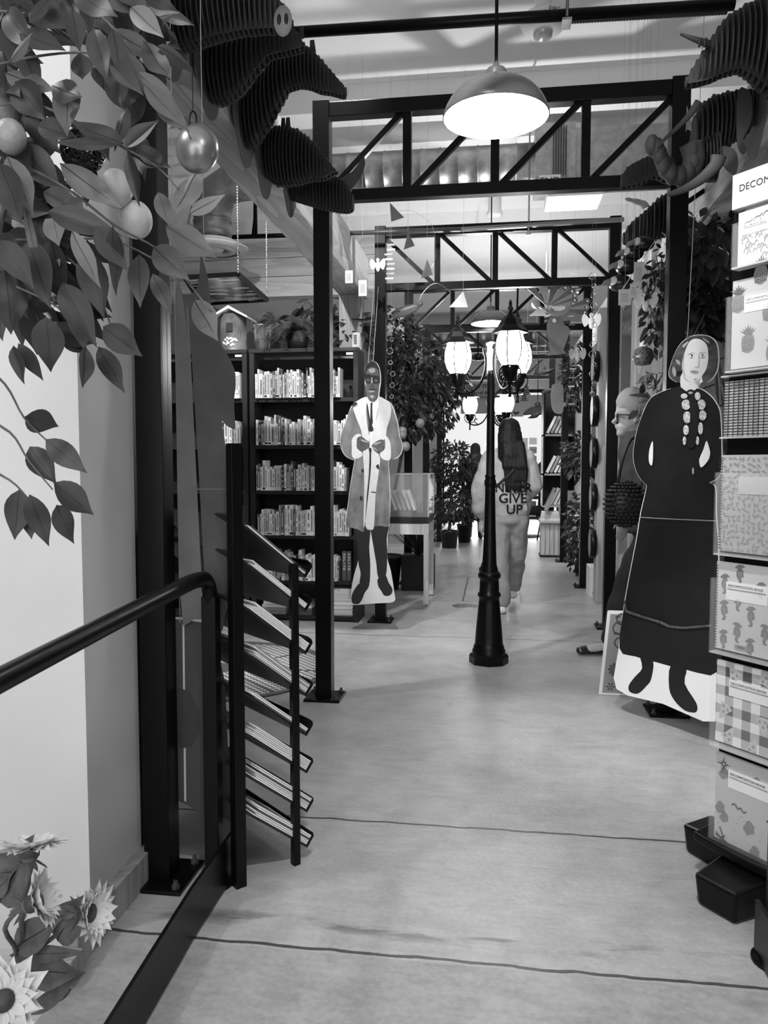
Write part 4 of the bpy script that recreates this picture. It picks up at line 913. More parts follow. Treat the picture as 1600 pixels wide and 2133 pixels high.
organic('jacket', [(m_(.05, 0, .86), m_(.02, 0, 1.15), .185, .175, (1, 1), .15), (m_(.02, 0, 1.15), m_(-.02, 0, 1.38), .175, .17), (m_(-.02, -.17, 1.38), m_(.02, -.22, 1.12), .08, .068), (m_(.02, -.22, 1.12), m_(-.12, -.24, .98), .065, .05), (m_(-.02, .17, 1.38), m_(-.05, .2, 1.1), .08, .068), (m_(-.05, .2, 1.1), m_(-.03, .21, .93), .065, .05)], JK, man, voxel=.013, sm=4, folds=.03)
SHOE = mat('polished_shoe', .012, .2)
for (ax, ay, tx, ty) in ((-.19, -.08, -.42, -.11), (.24, .08, .0, .08)):
    organic('shoe', [(m_(ax, ay, .05), m_(tx, ty, .035), .045, .032, (1, .75)), (m_(ax, ay, .06), m_(ax-.02, ay, .10), .045, .045)], SHOE, man, voxel=.008, sm=3)
for yy in (-.088, ): MB().tube([V((hx.x-.105, Y0-.02, 1.622)), V((hx.x-.09, Y0-.075, 1.625)), V((hx.x+.01, Y0-.1, 1.618))], .004, 6).tube([V((hx.x-.10, Y0-.045+.026*math.cos(t), 1.612+.024*math.sin(t))) for t in [k*PI/6 for k in range(13)]], .0035, 6).build('glasses', BLKM, man)
# woven bag he carries
q = at(1303, 1050, 5.1)
bag = empty('woven_bag', (q.x, q.y, q.z-.13), **dict(label='round dark braided bag hanging at the hip of the person in the knit cap', cat='bag'))
b = MB(); cx, cy, cz = q
for i in range(15):
    for k in range(22):
        t = 2*PI*k/22+(i % 2)*.143; a = -PI/2+PI*(i+.5)/15
        r_ = math.cos(a); p = (cx+.125*r_*math.cos(t), cy+.06*r_*math.sin(t), cz+.145*math.sin(a))
        b.ball(p, (.016*r_+.004, .012, .0085), n=6, m=4, M=None)
b.ball((cx, cy, cz), (.12, .055, .14)); b.build('woven_body', mat('braided_leather', .02, .35), bag)
MB().tube(smooth([(cx-.05, cy, cz+.12), (cx-.02, cy-.01, cz+.3), (cx+.05, cy+.05, cz+.42), (cx+.12, cy+.1, cz+.3), (cx+.09, cy, cz+.1)], 4, False), .01, 8).build('strap', BLKM, bag)
# ---- dark-clad man far back by the plants, and a seated visitor far right
X0, Y0 = at(990, 1000, 13.6).x, 13.6
organic('person', [(m_(0, 0, .9), m_(0, 0, 1.1), .15, .15), (m_(0, 0, 1.1), m_(0, 0, 1.33), .15, .17), (m_(0, 0, 1.35), m_(0, 0, 1.5), .055, .05), (m_(0, 0, 1.50), m_(0, 0, 1.57), .09, .09), (m_(-.2, 0, 1.35), m_(-.25, 0, 1.05), .06, .05), (m_(-.25, 0, 1.05), m_(-.2, .1, .85), .045, .035), (m_(.2, 0, 1.35), m_(.25, 0, 1.05), .06, .05), (m_(.25, 0, 1.05), m_(.2, .1, .85), .045, .035)]+
        hand(None, m_(-.2, .1, .83), (0, .1, -1), (0, 1, 0), 1, 1.1)+hand(None, m_(.2, .1, .83), (0, .1, -1), (0, 1, 0), 1, 1.1)+
        [(m_(-.08, 0, .88), m_(-.1, 0, .45), .10, .07), (m_(-.1, 0, .45), m_(-.1, 0, .08), .065, .05), (m_(.08, 0, .88), m_(.1, 0, .45), .10, .07), (m_(.1, 0, .45), m_(.1, 0, .08), .065, .05), (m_(-.1, .0, .045), m_(-.1, -.14, .04), .05, .04), (m_(.1, .0, .045), m_(.1, -.14, .04), .05, .04)], mat('dark_clothes', .015, .8), voxel=.016, sm=4, label='person in dark clothes standing far down the aisle beside the potted ficus', cat='person')
q = at(1138, 1000, 13.5); X0, Y0 = q.x, 13.5
sp_ = organic('person', [(m_(0, 0, .52), m_(0, 0, .8), .14, .13), (m_(0, 0, .8), m_(-.03, 0, 1.0), .13, .15), (m_(-.03, 0, 1.02), m_(-.05, 0, 1.15), .05, .05), (m_(-.06, 0, 1.18), m_(-.06, 0, 1.25), .085, .09), (m_(0, -.08, .5), m_(-.35, -.1, .5), .09, .07), (m_(-.35, -.1, .5), m_(-.35, -.1, .08), .06, .045), (m_(-.35, -.1, .045), m_(-.47, -.1, .04), .045, .035), (m_(0, .08, .5), m_(-.35, .1, .5), .09, .07), (m_(-.35, .1, .5), m_(-.35, .1, .08), .06, .045), (m_(-.35, .1, .045), m_(-.47, .1, .04), .045, .035), (m_(0, -.18, 1.0), m_(.02, -.2, .75), .05, .04), (m_(.02, -.2, .75), m_(-.2, -.15, .72), .04, .03)]+hand(None, m_(-.2, -.15, .72), (-1, 0, 0), (0, 1, 0), 1), mat('dark_clothes', .015, .8), voxel=.016, sm=4, label='small dark seated person far right, before the bright glass doors', cat='person')
st_ = empty('stool', (X0+.02, Y0, 0), **dict(label='low dark stool under the far seated person', cat='stool'))
MB().lathe([(0, .34), (.17, .34), (.17, .375), (0, .375)], (X0+.02, Y0, 0), 20).build('seat', BLKM, st_)
for k in range(4): MB().tube([(X0+.02+.1*math.cos(k*PI/2), Y0+.1*math.sin(k*PI/2), .34), (X0+.02+.16*math.cos(k*PI/2), Y0+.16*math.sin(k*PI/2), 0)], .012, 6).build('leg', BLKM, st_)
# ================================================================ SLOTTED CARDBOARD ANIMAL HEADS
def interp(st, x):
    for a, b_ in zip(st, st[1:]):
        if a[0] <= x <= b_[0] or a[0] >= x >= b_[0]:
            t = (x-a[0])/(b_[0]-a[0]) if b_[0] != a[0] else 0
            return a[1]+(b_[1]-a[1])*t, a[2]+(b_[2]-a[2])*t
    return st[-1][1:]
def head(st, Y, lab, plate=None, step=.017, kd=.62, maxd=.13):
    xs = [s_[0] for s_ in st]; base = st[0]
    X_ = lambda px: at(px, (base[1]+base[2])/2, Y).x
    c = at(base[0], (base[1]+base[2])/2, Y)
    r = empty('cardboard_animal_head', c, **dict(label=lab, cat='wall trophy', group='slotted cardboard animal heads'))
    x0, x1 = X_(xs[0]), X_(xs[-1]); n = max(3, int(abs(x1-x0)/step)); sg = 1 if x1 > x0 else -1
    b = MB(); top = []; bot = []
    for i in range(n+1):
        px = xs[0]+(xs[-1]-xs[0])*i/n; yt, yb = interp(st, px)
        A, B = at(px, yt, Y), at(px, yb, Y); cz = (A.z+B.z)/2; hz = max((A.z-B.z)/2, .004); hy = min(maxd, hz*kd+.006); X = A.x
        wob = 1+.03*math.sin(i*2.3)
        pts = [(X, Y+hy*math.cos(t)*wob, cz+hz*math.sin(t)*(1 if math.sin(t) < 0 else wob)) for t in [2*PI*k/18 for k in range(18)]]
        b.poly(pts, 0, thick=(.0055*sg, 0, 0)); top.append((X, cz+hz*.9)); bot.append((X, cz-hz*.9))
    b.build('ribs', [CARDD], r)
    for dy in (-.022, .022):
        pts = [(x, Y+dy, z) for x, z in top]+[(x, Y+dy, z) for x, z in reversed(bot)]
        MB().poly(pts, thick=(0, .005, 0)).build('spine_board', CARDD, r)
    if plate:
        yt, yb, w_ = plate; A, B = at(base[0], yt, Y), at(base[0], yb, Y); cz = (A.z+B.z)/2; hz = (A.z-B.z)/2
        pts = [(A.x-.01*sg, Y+w_*math.cos(t)*(1 if math.sin(t) > -.3 else .8), cz+hz*math.sin(t)) for t in [2*PI*k/24 for k in range(24)]]
        MB().poly(pts, thick=(.006*sg, 0, 0)).build('shield', mat('shield_card', .13, .7), r)
        e = (-1.14 if sg > 0 else 1.16)
        MB().bar((A.x-.012*sg, Y, cz), (e+(-.0 if sg > 0 else 0), Y, max(cz, 2.85)), .03, .03).build('bracket', BLK, r)
    return r
h1 = head([(352, -60, 113), (400, -75, 105), (450, -70, 88), (500, -50, 76), (550, -25, 70), (580, 0, 68), (600, 20, 55)], 2.62, 'big blunt-snouted cardboard head with round nose disc, top left nearest', (-80, 165, .17))
q = at(590, 45, 2.53)
MB().lathe([(0, 0), (.03, 0), (.03, .006), (0, .006)], (0, 0, 0), 24, M=Matrix.Translation((q.x, q.y, q.z)) @ Matrix.Rotation(PI/2, 4, 'X') @ Matrix.Scale(1.6, 4, (0, 1, 0))).build('nose_disc', CARDL, h1)
for dx in (-.012, .012): MB().ball((q.x+dx, q.y-.007, q.z+.004), (.007, .004, .018), n=10, m=6).build('nostril', INK, h1)
h2 = head([(437, 80, 215), (455, 70, 223), (480, 72, 215), (505, 75, 195), (530, 72, 160), (560, 60, 122), (590, 50, 116), (620, 65, 108), (632, 88, 102)], 3.0, 'dark curved cardboard head with two ear stubs, second from the left end', (60, 248, .15))
for x_, y_ in ((607, 42), (628, 55)):
    a, c = at(x_, y_+25, 3.0), at(x_, y_, 3.0); MB().tube([a, c], [.012, .008], 8, flat=.4).build('ear', CARDD, h2)
h3 = head([(512, 175, 312), (530, 165, 308), (550, 150, 280), (575, 118, 235), (600, 95, 192), (625, 92, 185), (645, 98, 188), (665, 118, 196), (690, 148, 198), (710, 172, 203), (719, 182, 202)], 3.45, 'long drooping trunk-nosed cardboard head pointing right, third on the left', (150, 348, .16))
a, c = at(652, 110, 3.45), at(650, 84, 3.45); MB().tube([a, c], [.014, .01], 8, flat=.4).build('ear', CARDD, h3)
h4 = head([(553, 272, 372), (575, 264, 390), (600, 262, 390), (625, 272, 386), (650, 292, 379), (675, 322, 377), (695, 350, 362), (702, 358, 360)], 3.72, 'fan-ribbed cardboard head with pale cut lower edge beside the second frame post', (255, 414, .15))
for x_, y_ in ((590, 246), (600, 245)):
    a, c = at(x_, y_+24, 3.72), at(x_, y_, 3.72); MB().tube([a, c], [.013, .009], 8, flat=.4).build('ear', CARDD, h4)
h5 = head([(606, 370, 418), (625, 372, 424), (650, 368, 432), (680, 362, 440), (705, 368, 445), (725, 385, 446), (734, 405, 440)], 4.0, 'low cardboard rhino-like head with a curved horn, lowest on the left', (350, 452, .12))
MB().tube([at(700, 395, 4.0), at(722, 385, 4.0), at(742, 365, 4.0), at(755, 340, 4.0), at(758, 325, 4.0)], [.045, .042, .03, .016, .004], 10, flat=.5).build('horn', mat('horn_card', .07, .7), h5)
# right side
r1 = head([(1650, 0, 205), (1610, -10, 205), (1575, 0, 172), (1545, 15, 153), (1510, 38, 162), (1484, 77, 173), (1455, 122, 179), (1432, 160, 181)], 3.0, 'large pointed cardboard head with a small horn spike, top right corner', (-60, 215, .2), maxd=.16)
MB().tube([at(1480, 93, 2.95), at(1450, 83, 2.95), at(1417, 71, 2.95)], [.014, .010, .004], 8).build('horn', CARDD, r1)
for x_ in (1460, 1471): MB().tube([at(x_, 79, 2.93), at(x_-4, 98, 2.93)], .004, 5).build('peg', INK, r1)
r2 = head([(1572, 188, 262), (1555, 186, 292), (1535, 188, 296), (1505, 194, 330), (1480, 202, 348), (1462, 216, 345), (1448, 240, 330)], 3.42, 'cardboard elephant head with curling trunk and long tusks, right side', (180, 330, .14))
b = MB()
for k in range(9):
    px = 1436+k*7; A, B = at(px, 300-k*3, 3.36), at(px, 352+(k*5 if k < 6 else 28), 3.36); X = A.x; cz = (A.z+B.z)/2; hz = (A.z-B.z)/2
    b.poly([(X, 3.36+.07*math.cos(t), cz+hz*math.sin(t)) for t in [2*PI*j/16 for j in range(16)]], thick=(.005, 0, 0))
b.build('jaw_ribs', CARDD, r2)
TK = smooth([at(x_, y_, 3.25) for x_, y_ in ((1440, 300), (1446, 330), (1436, 356), (1412, 368), (1388, 352), (1376, 325), (1366, 306), (1352, 302))], 4, False)
MB().tube(TK, [.046-.0008*i*1.1 for i in range(len(TK))], 12, flat=.55).build('trunk', mat('trunk_card', .035, .7), r2)
b = MB()
for i in range(2, len(TK)-1, 3): b.ball(TK[i], (.028, .030, .043), n=10, m=6)
b.build('trunk_ribs', CARDD, r2)
for pts, rr in ((((1497, 325), (1490, 345), (1462, 372), (1430, 392), (1400, 403), (1390, 405)), .03), (((1456, 212), (1440, 235), (1415, 262), (1385, 290), (1372, 305)), .016)):
    P = smooth([at(x_, y_, 3.2) for x_, y_ in pts], 4, False); MB().tube(P, [rr*(1-.85*i/len(P)) for i in range(len(P))], 10, flat=.5).build('tusk', mat('tusk_card', .05, .7), r2)
for pts in (((1538, 188), (1562, 192), (1568, 225), (1562, 262), (1548, 290), (1556, 312), (1545, 320), (1535, 285)), ((1500, 306), (1528, 310), (1538, 335), (1530, 365), (1505, 340))):
    MB().poly(smooth([at(x_, y_, 3.3) for x_, y_ in pts], 3), thick=(0, .006, 0)).build('ear', mat('ear_card', .06, .7), r2)
MB().poly([at(x_, y_, 3.33) for x_, y_ in ((1431, 220), (1438, 240), (1441, 272), (1432, 268), (1429, 274))], thick=(0, .005, 0)).build('paper_tooth', CARDL, r2)
r3 = head([(1402, 330, 385), (1385, 322, 382), (1366, 318, 370), (1350, 325, 380), (1330, 335, 388), (1310, 345, 392), (1297, 362, 394)], 3.9, 'short wedge-shaped cardboard head below the elephant trunk', None, step=.022)
MB().bar(at(1402, 350, 3.9), (1.16, 3.95, 2.85), .025, .025).build('bracket', BLK, r3)
r4 = head([(1405, 400, 492), (1390, 400, 495), (1370, 412, 502), (1350, 432, 508), (1330, 450, 512), (1312, 465, 513), (1300, 485, 508)], 4.7, 'ribbed antlered cardboard head above the hanging toucans, beside the right post', None, step=.022)
MB().tube(smooth([at(x_, y_, 4.65) for x_, y_ in ((1345, 432), (1340, 425), (1325, 420), (1302, 414))], 3, False), [.022]*4+[.018]*3+[.012]*2+[.004], 8, flat=.5).build('antler', mat('antler_card', .5, .7), r4)
MB().bar(at(1405, 440, 4.7), (1.16, 4.75, 2.85), .025, .025).build('bracket', BLK, r4)
# ================================================================ FOLIAGE HELPERS
def leaf(b, base, tip, w_, nrm, mi=0, fold=.25, detail=False, vm=1, droop=.1):
    base, tip = Vector(base), Vector(tip); d = tip-base; L = d.length; d.normalize(); nrm = Vector(nrm); s_ = d.cross(nrm)
    s_ = s_.normalized() if s_.length > 1e-5 else d.orthogonal().normalized(); n = s_.cross(d)
    if not detail:
        m1, m2 = base+d*L*.35, base+d*L*.7
        b.add([base, m1+s_*w_*.5+n*fold*w_*.5, m2+s_*w_*.36+n*fold*w_*.3, tip, m2-s_*w_*.36+n*fold*w_*.3, m1-s_*w_*.5+n*fold*w_*.5], [(0, 1, 5), (1, 2, 4, 5), (2, 3, 4)], mi, True); return
    K = 9; prof = [.0, .55, .85, .99, 1.0, .9, .70, .45, .2, .0]; vs = []; wv = rnd.uniform(.0, .03)
    for i in range(K+1):
        t = i/K; c = base+d*L*t-n*(droop*L*(t*t))+n*L*wv*math.sin(t*9)
        for k in (-1, -.5, 0, .5, 1): vs.append(c+s_*(w_*.5*prof[i]*k)+n*(abs(k)*fold*w_*.5*prof[i]))
    fs = [(i*5+k, i*5+k+1, (i+1)*5+k+1, (i+1)*5+k) for i in range(K) for k in range(4)]
    b.add(vs, fs, mi, True)
    vv = []
    for i in range(8):
        c = vs[i*5+2]
        for q_ in (-1, 1): vv.append(c+s_*q_*w_*.014*(1.4-i*.12)-n*.0006)
        for q_ in (-1, 1): vv.append(c+s_*q_*w_*.014*(1.4-i*.12)+n*.0006)
    b.add([vv[i*4+j] for i in range(8) for j in (0, 1)], [(i*2, i*2+1, i*2+3, i*2+2) for i in range(7)], vm)
    b.add([vv[i*4+j] for i in range(8) for j in (2, 3)], [(i*2, i*2+1, i*2+3, i*2+2) for i in range(7)], vm)
def crown(b, c, rad, n, L, seed, mi=(0, 0, 1), shell=.55, down=.5):
    r_ = random.Random(seed)
    for i in range(n):
        while True:
            v = Vector((r_.uniform(-1, 1), r_.uniform(-1, 1), r_.uniform(-1, 1)))
            if shell < v.length < 1 or (v.length < 1 and r_.random() < .25): break
        p = Vector((c[0]+v.x*rad[0], c[1]+v.y*rad[1], c[2]+v.z*rad[2]))
        d = (v.normalized()*.7+Vector((r_.uniform(-.7, .7), r_.uniform(-.7, .7), r_.uniform(-.7, .4)-down))).normalized()
        l = L*r_.uniform(.7, 1.25); leaf(b, p, p+d*l, l*.42, (r_.uniform(-.5, .5), r_.uniform(-.9, -.1), r_.uniform(.2, 1)), r_.choice(mi))
def twigs(b, p0, c, rad, n, seed, r0=.006):
    r_ = random.Random(seed)
    for i in range(n):
        v = Vector((r_.uniform(-.8, .8)*rad[0], r_.uniform(-.8, .8)*rad[1], r_.uniform(-.7, .7)*rad[2])); e = Vector(c)+v; m = Vector(p0).lerp(e, .5)+Vector((r_.uniform(-.05, .05),)*3)
        b.tube([p0, m, e], [r0, r0*.7, r0*.3], 5)
def tree(base, label, crowns, L, pot=(.12, .24), trunk=3, fruit=(), seed=1, cat='tree', nm='potted_ficus', leafm=None, tw=12, tb=.03):
    r = empty(nm, base, **dict(label=label, cat=cat)); bx, by, bz = base
    if pot: MB().lathe([(0, 0), (pot[0]*.8, 0), (pot[0], pot[1]), (pot[0]*1.05, pot[1]), (pot[0]*1.05, pot[1]-.02), (0, pot[1]-.03)], base, 24).build('pot', mat('black_pot', .02, .35), r)
    r_ = random.Random(seed); top = crowns[0][0]; z0 = bz+(pot[1]-.05 if pot else 0)
    for k in range(trunk):
        o = Vector((r_.uniform(-tb, tb), r_.uniform(-tb, tb), 0)); pts = []
        for i in range(9):
            t = i/8; pts.append(Vector((bx, by, z0)).lerp(Vector(top), t)+o*math.cos(t*6+k)+Vector((r_.uniform(-.006, .006), 0, 0)))
        MB().tube(pts, [.016-.006*i/8 for i in range(9)], 7).build('trunk', BARK, r)
    b = MB()
    for c, rad, n in crowns: twigs(b, Vector(c)-Vector((0, 0, rad[2]*.5)), c, rad, tw, seed+5)
    b.build('twigs', BARK, r)
    b = MB()
    for j, (c, rad, n) in enumerate(crowns): crown(b, c, rad, n, L, seed*31+j)
    b.build('foliage', leafm or [LEAFM, LEAFB], r)
    for (x, y, z, rr) in fruit: MB().ball((x, y, z), (rr, rr, rr*1.05), n=16, m=10).build('fruit', mat('fruit_skin', .25, .4, noise=.05, nscale=12), r)
    return r
# left orange tree reaching over the aisle
c1 = at(865, 770, 7.6); c2 = at(830, 870, 7.3); c3_ = at(925, 790, 8.0); c4 = at(895, 860, 7.8); c5 = at(820, 700, 7.4)
fr = [(*at(x, y, 7.05), .042) for x, y in ((875, 882), (838, 898), (845, 930), (838, 905))]
tree((-1.15, 7.95, 0), 'large artificial orange tree whose leafy crown hangs over the glass case', [(c1, (.42, .4, .38), 900), (c2, (.26, .25, .28), 420), (c3_, (.24, .3, .3), 420), (c4, (.28, .25, .25), 380), (c5, (.2, .3, .3), 260)], .085, pot=(.2, .35), trunk=3, fruit=fr, seed=3, nm='orange_tree')
a = atz(936, 1141, 0)
tree((a.x, a.y, 0), 'double-ball potted ficus on the floor left of the walking person', [(at(942, 965, a.y), (.36, .3, .33), 800), (at(950, 1052, a.y), (.40, .3, .26), 700)], .085, pot=(.14, .27), trunk=3, seed=8)
a2 = atz(955, 1128, 0)
tree((a2.x+.1, a2.y-.1, 0), 'second potted ficus just behind the double-ball one', [(at(975, 1030, a2.y+.4), (.3, .3, .5), 500)], .09, pot=(.12, .3), trunk=2, seed=9)
tree((1.1, 9.6, 0), 'leafy ficus between the fourth and fifth frames on the right', [(at(1212, 950, 9.3), (.22, .3, .30), 420), (at(1212, 1110, 9.2), (.2, .25, .5), 520), (at(1205, 790, 9.3), (.2, .25, .4), 420)], .085, pot=(.14, .27), trunk=3, seed=11)
tree((1.62, 5.0, 0), 'dark rubber-leaved tree with pale bare stems behind the dark-dressed cutout', [(at(1468, 590, 4.9), (.18, .25, .27), 420), (at(1475, 500, 4.4), (.14, .16, .14), 150), (at(1440, 660, 4.8), (.14, .2, .3), 130)], .12, pot=(.16, .3), trunk=5, seed=12, leafm=[LEAFB, LEAFM], tb=.12)
tree((1.28, 4.95, 0), 'leafy plant beside the knit-capped person, behind the cutout shoulder', [(at(1362, 890, 4.75), (.07, .10, .22), 34), (at(1348, 850, 4.7), (.05, .08, .08), 10), (at(1366, 790, 4.9), (.08, .1, .08), 18)], .085, pot=(.15, .3), trunk=2, seed=13, leafm=[LEAFM, LEAFL])
tree((1.30, 4.72, 0), 'ficus tree whose small leaves crowd the right post above the tags', [(at(1372, 640, 4.55), (.08, .12, .26), 110), (at(1385, 550, 4.55), (.06, .12, .16), 50), (at(1355, 600, 4.5), (.07, .1, .1), 30)], .06, pot=(.13, .26), trunk=2, seed=14)
tree((-1.55, 6.95, 0), 'tall leafy plant behind the right end of the bookcase top', [(at(735, 690, 6.9), (.16, .16, .18), 150), (at(670, 640, 6.95), (.22, .14, .10), 36)], .14, pot=(.13, .26), trunk=2, seed=15, leafm=[LEAFB, LEAFM])
# grasses behind the glass case
g = empty('grass_plant', (-1.05, 7.95, 0), **dict(label='tall thin-bladed grass plant in a square dark planter behind the glass case table', cat='plant'))
MB().box(-.95, -.62, 7.85, 8.1, 0, .36).build('planter', BLKM, g, bev=.004)
b = MB(); r_ = random.Random(4)
for i in range(150):
    a = r_.uniform(0, 2*PI); L = r_.uniform(.4, .95); o = Vector((-.78, 7.95, .34)); w0 = r_.uniform(.15, .5)
    b.tube([o+Vector((math.cos(a)*w0*t, math.sin(a)*w0*t*.6, L*(t-.35*t*t))) for t in (0, .3, .6, .85, 1)], [.003, .003, .0025, .002, .001], 4, cap=False)
b.build('blades', LEAFM, g)
# ================================================================ NEAR ORANGE TREE (upper left)
T0 = (-1.62, 1.05, -.06)
ot = empty('orange_tree', T0, **dict(label='near artificial orange tree filling the upper left corner with big leaves', cat='tree'))
MB().tube([T0, (-1.6, 1.05, .8), (-1.63, 1.08, 1.7), (-1.55, 1.1, 2.6)], [.035, .03, .026, .02], 10).build('trunk', BARK, ot)
MB().lathe([(0, 0), (.15, 0), (.19, .3), (.0, .28)], T0, 24).build('pot', BLKM, ot)
def stem(pts, Y, r0=.0035):
    W = smooth([at(x, y, Y+(.0 if len(p) < 3 else 0)) for p in pts for x, y in (p[:2],)], 4, False)
    return W
BR = [((-60, 20), (60, 30), (120, 60), (165, 90)), ((60, -40), (180, 10), (262, 90), (310, 170), (372, 240), (398, 290)), ((-60, 150), (60, 120), (180, 110), (235, 140), (300, 190)), ((-60, 230), (60, 215), (170, 260), (262, 310), (330, 350), (372, 395)),
      ((-60, 300), (60, 350), (150, 400), (240, 470), (330, 520), (385, 580), (440, 650)), ((-60, 420), (60, 470), (150, 545), (200, 600), (235, 690)), ((-60, 560), (40, 600), (120, 640), (165, 700)), ((-60, 500), (100, 500), (230, 500), (330, 545)),
      ((-60, 740), (10, 800), (50, 870), (100, 920)), ((-60, 860), (20, 900), (60, 960), (110, 1020)), ((-60, 960), (20, 1000), (60, 1040)), ((390, 470), (395, 450), (400, 430))]
b = MB()
for br in BR: 
    P = smooth([at(x, y, 1.16) for x, y in br], 4, False); b.tube(P, [.0026*(1-.6*i/len(P)) for i in range(len(P))], 6)
b.tube([at(-60, 150, 1.16), (-1.6, 1.08, 1.95)], .008, 6).tube([at(-60, 740, 1.16), (-1.62, 1.06, 1.2)], .008, 6).tube([at(-60, 420, 1.16), (-1.6, 1.06, 1.6)], .008, 6).tube([at(60, -40, 1.16), (-1.56, 1.1, 2.4)], .008, 6)
b.build('branches', BARK, ot)
KEY = [((272, 15), (342, 80), .5, 2), ((150, 20), (165, 108), .62, 0), ((165, 110), (172, 166), .8, 0), ((195, 140), (213, 184), .6, 0), ((215, 680), (294, 741), .48, 0), ((205, 722), (258, 819), .42, 0), ((178, 722), (167, 810), .5, 0),
       ((290, 530), (290, 641), .46, 1), ((318, 570), (360, 656), .42, 1), ((405, 625), (456, 712), .46, 2), ((408, 362), (362, 452), .62, 2), ((395, 446), (468, 403), .46, 2), ((345, 470), (452, 535), .5, 1), ((320, 515), (392, 582), .46, 1), ((330, 400), (352, 470), .5, 1),
       ((52, 868), (122, 888), .62, 3), ((95, 915), (182, 986), .46, 3), ((62, 930), (116, 1008), .56, 3), ((112, 1005), (188, 1070), .44, 0), ((118, 1052), (152, 1132), .46, 0), ((62, 1030), (100, 1140), .44, 0), ((40, 1020), (27, 1126), .56, 0), ((60, 1060), (66, 1124), .5, 0),
       ((28, 720), (55, 802), .42, 0), ((38, 715), (91, 794), .36, 0), ((96, 660), (105, 776), .62, 0), ((130, 590), (200, 720), .4, 0), ((155, 620), (180, 735), .4, 0), ((262, 308), (332, 250), .5, 3), ((270, 315), (358, 352), .5, 3), ((258, 300), (145, 252), .34, 3), ((268, 318), (290, 432), .32, 3), ((250, 300), (108, 298), .2, 3),
       ((10, 152), (120, 195), .42, 2), ((108, 178), (168, 200), .6, 3), ((32, 170), (95, 252), .7, 3), ((78, 262), (160, 285), .5, 0), ((40, 300), (130, 400), .5, 1), ((125, 340), (258, 440), .28, 2), ((15, 325), (70, 450), .4, 2), ((52, 420), (82, 600), .14, 2), ((0, 340), (50, 470), .5, 0),
       ((195, 60), (222, 170), .34, 0), ((235, 60), (250, 150), .42, 0), ((262, 110), (310, 200), .4, 0), ((285, 150), (380, 240), .34, 1), ((300, 175), (385, 265), .3, 1), ((230, 130), (300, 200), .34, 0), ((320, 200), (398, 280), .34, 1), ((215, 110), (232, 190), .4, 0), ((245, 150), (250, 222), .4, 0), ((350, 270), (398, 262), .3, 1),
       ((60, 30), (150, 55), .5, 3), ((40, 70), (135, 100), .5, 3), ((70, 90), (30, 125), .3, 1), ((0, 60), (60, 130), .6, 0), ((20, 130), (70, 68), .3, 2), ((100, 0), (60, 50), .5, 3), ((150, -20), (250, 40), .34, 0), ((0, -10), (80, 30), .5, 3),
       ((90, 400), (180, 440), .5, 0), ((130, 420), (178, 445), .8, 3), ((100, 440), (255, 490), .34, 3), ((200, 470), (262, 560), .45, 0), ((235, 470), (245, 620), .3, 0), ((180, 520), (218, 665), .45, 0), ((105, 500), (140, 620), .45, 0), ((150, 480), (205, 600), .3, 2), ((60, 500), (100, 640), .45, 0), ((0, 500), (70, 600), .45, 0), ((10, 560), (25, 700), .5, 3)]
b = MB()
for (bx, by), (tx, ty), wr, mi in KEY:
    Y = 1.12+rnd.uniform(-.06, .06); A = at(bx, by, Y); B = at(tx, ty, Y+rnd.uniform(-.03, .02)); L = (B-A).length
    leaf(b, A, B, L*wr, (rnd.uniform(-.3, .3), -1, rnd.uniform(.0, .5)), mi, fold=rnd.uniform(-.35, .35), detail=True, vm=4, droop=rnd.uniform(-.05, .1))
def gap(x, y):
    for x0, x1, y0, y1 in ((95, 200, 95, 235), (140, 262, 320, 460), (262, 420, 395, 700), (150, 262, 200, 255), (0, 300, 740, 2000), (225, 500, 560, 900), (300, 420, 200, 420)):
        if x0 < x < x1 and y0 < y < y1: return True
    return False
r_ = random.Random(21); k = 0
while k < 230:
    x = r_.uniform(-40, 330); y = r_.uniform(-40, 730)
    if x > 330-abs(y-150)*.3 and y > 150: continue
    L = r_.uniform(70, 120); a = r_.gauss(1.1, .6); tx, ty = x+L*math.cos(a), y+L*math.sin(a)
    if gap(x, y) or gap(tx, ty) or gap((x+tx)/2, (y+ty)/2): 
        if r_.random() < .97: continue
    Y = r_.uniform(1.15, 1.42); A = at(x, y, Y); B = at(tx, ty, Y+r_.uniform(-.05, .05))
    leaf(b, A, B, (B-A).length*r_.uniform(.32, .48), (r_.uniform(-.7, .7), -1, r_.uniform(-.3, .6)), r_.choice((0, 0, 1, 3, 3)), fold=r_.uniform(-.4, .4), detail=True, vm=4, droop=r_.uniform(-.1, .2)); k += 1
b.build('foliage', [LEAFM, mat('leaf_mid', .055, .5, noise=.03, nscale=9), LEAFL, LEAFB, VEIN], ot)
ORG = mat('pale_orange_skin', .62, .4, bump=.15, nscale=160); ORM = mat('grey_orange_skin', .3, .4, bump=.15, nscale=160)
for x, y, r0, m_2, Y in ((241, 393, 37, ORG, 1.22), (283, 458, 36, ORG, 1.25), (22, 285, 34, ORM, 1.14), (6, 230, 34, ORM, 1.2), (48, 365, 34, mat('dark_orange_skin', .12, .35), 1.3)):
    q = at(x, y, Y); rr = r0*Y/FPX; MB().ball(q, (rr*.97, rr, rr*1.12), n=24, m=16).build('orange', m_2, ot)
q = at(172, 315, 1.3)
nb = MB(); r_ = random.Random(2)
for k in range(40):
    a = r_.uniform(0, 2*PI); c_ = Vector((q.x, q.y, q.z)); u = Vector((r_.uniform(-1, 1), r_.uniform(-1, 1), r_.uniform(-1, 1))).normalized(); v_ = u.orthogonal().normalized(); w2 = u.cross(v_)
    nb.tube([c_+(v_*math.cos(t)+w2*math.sin(t))*.036+u*.006 for t in [j*2*PI/12 for j in range(13)]], .0016, 4, cap=False)
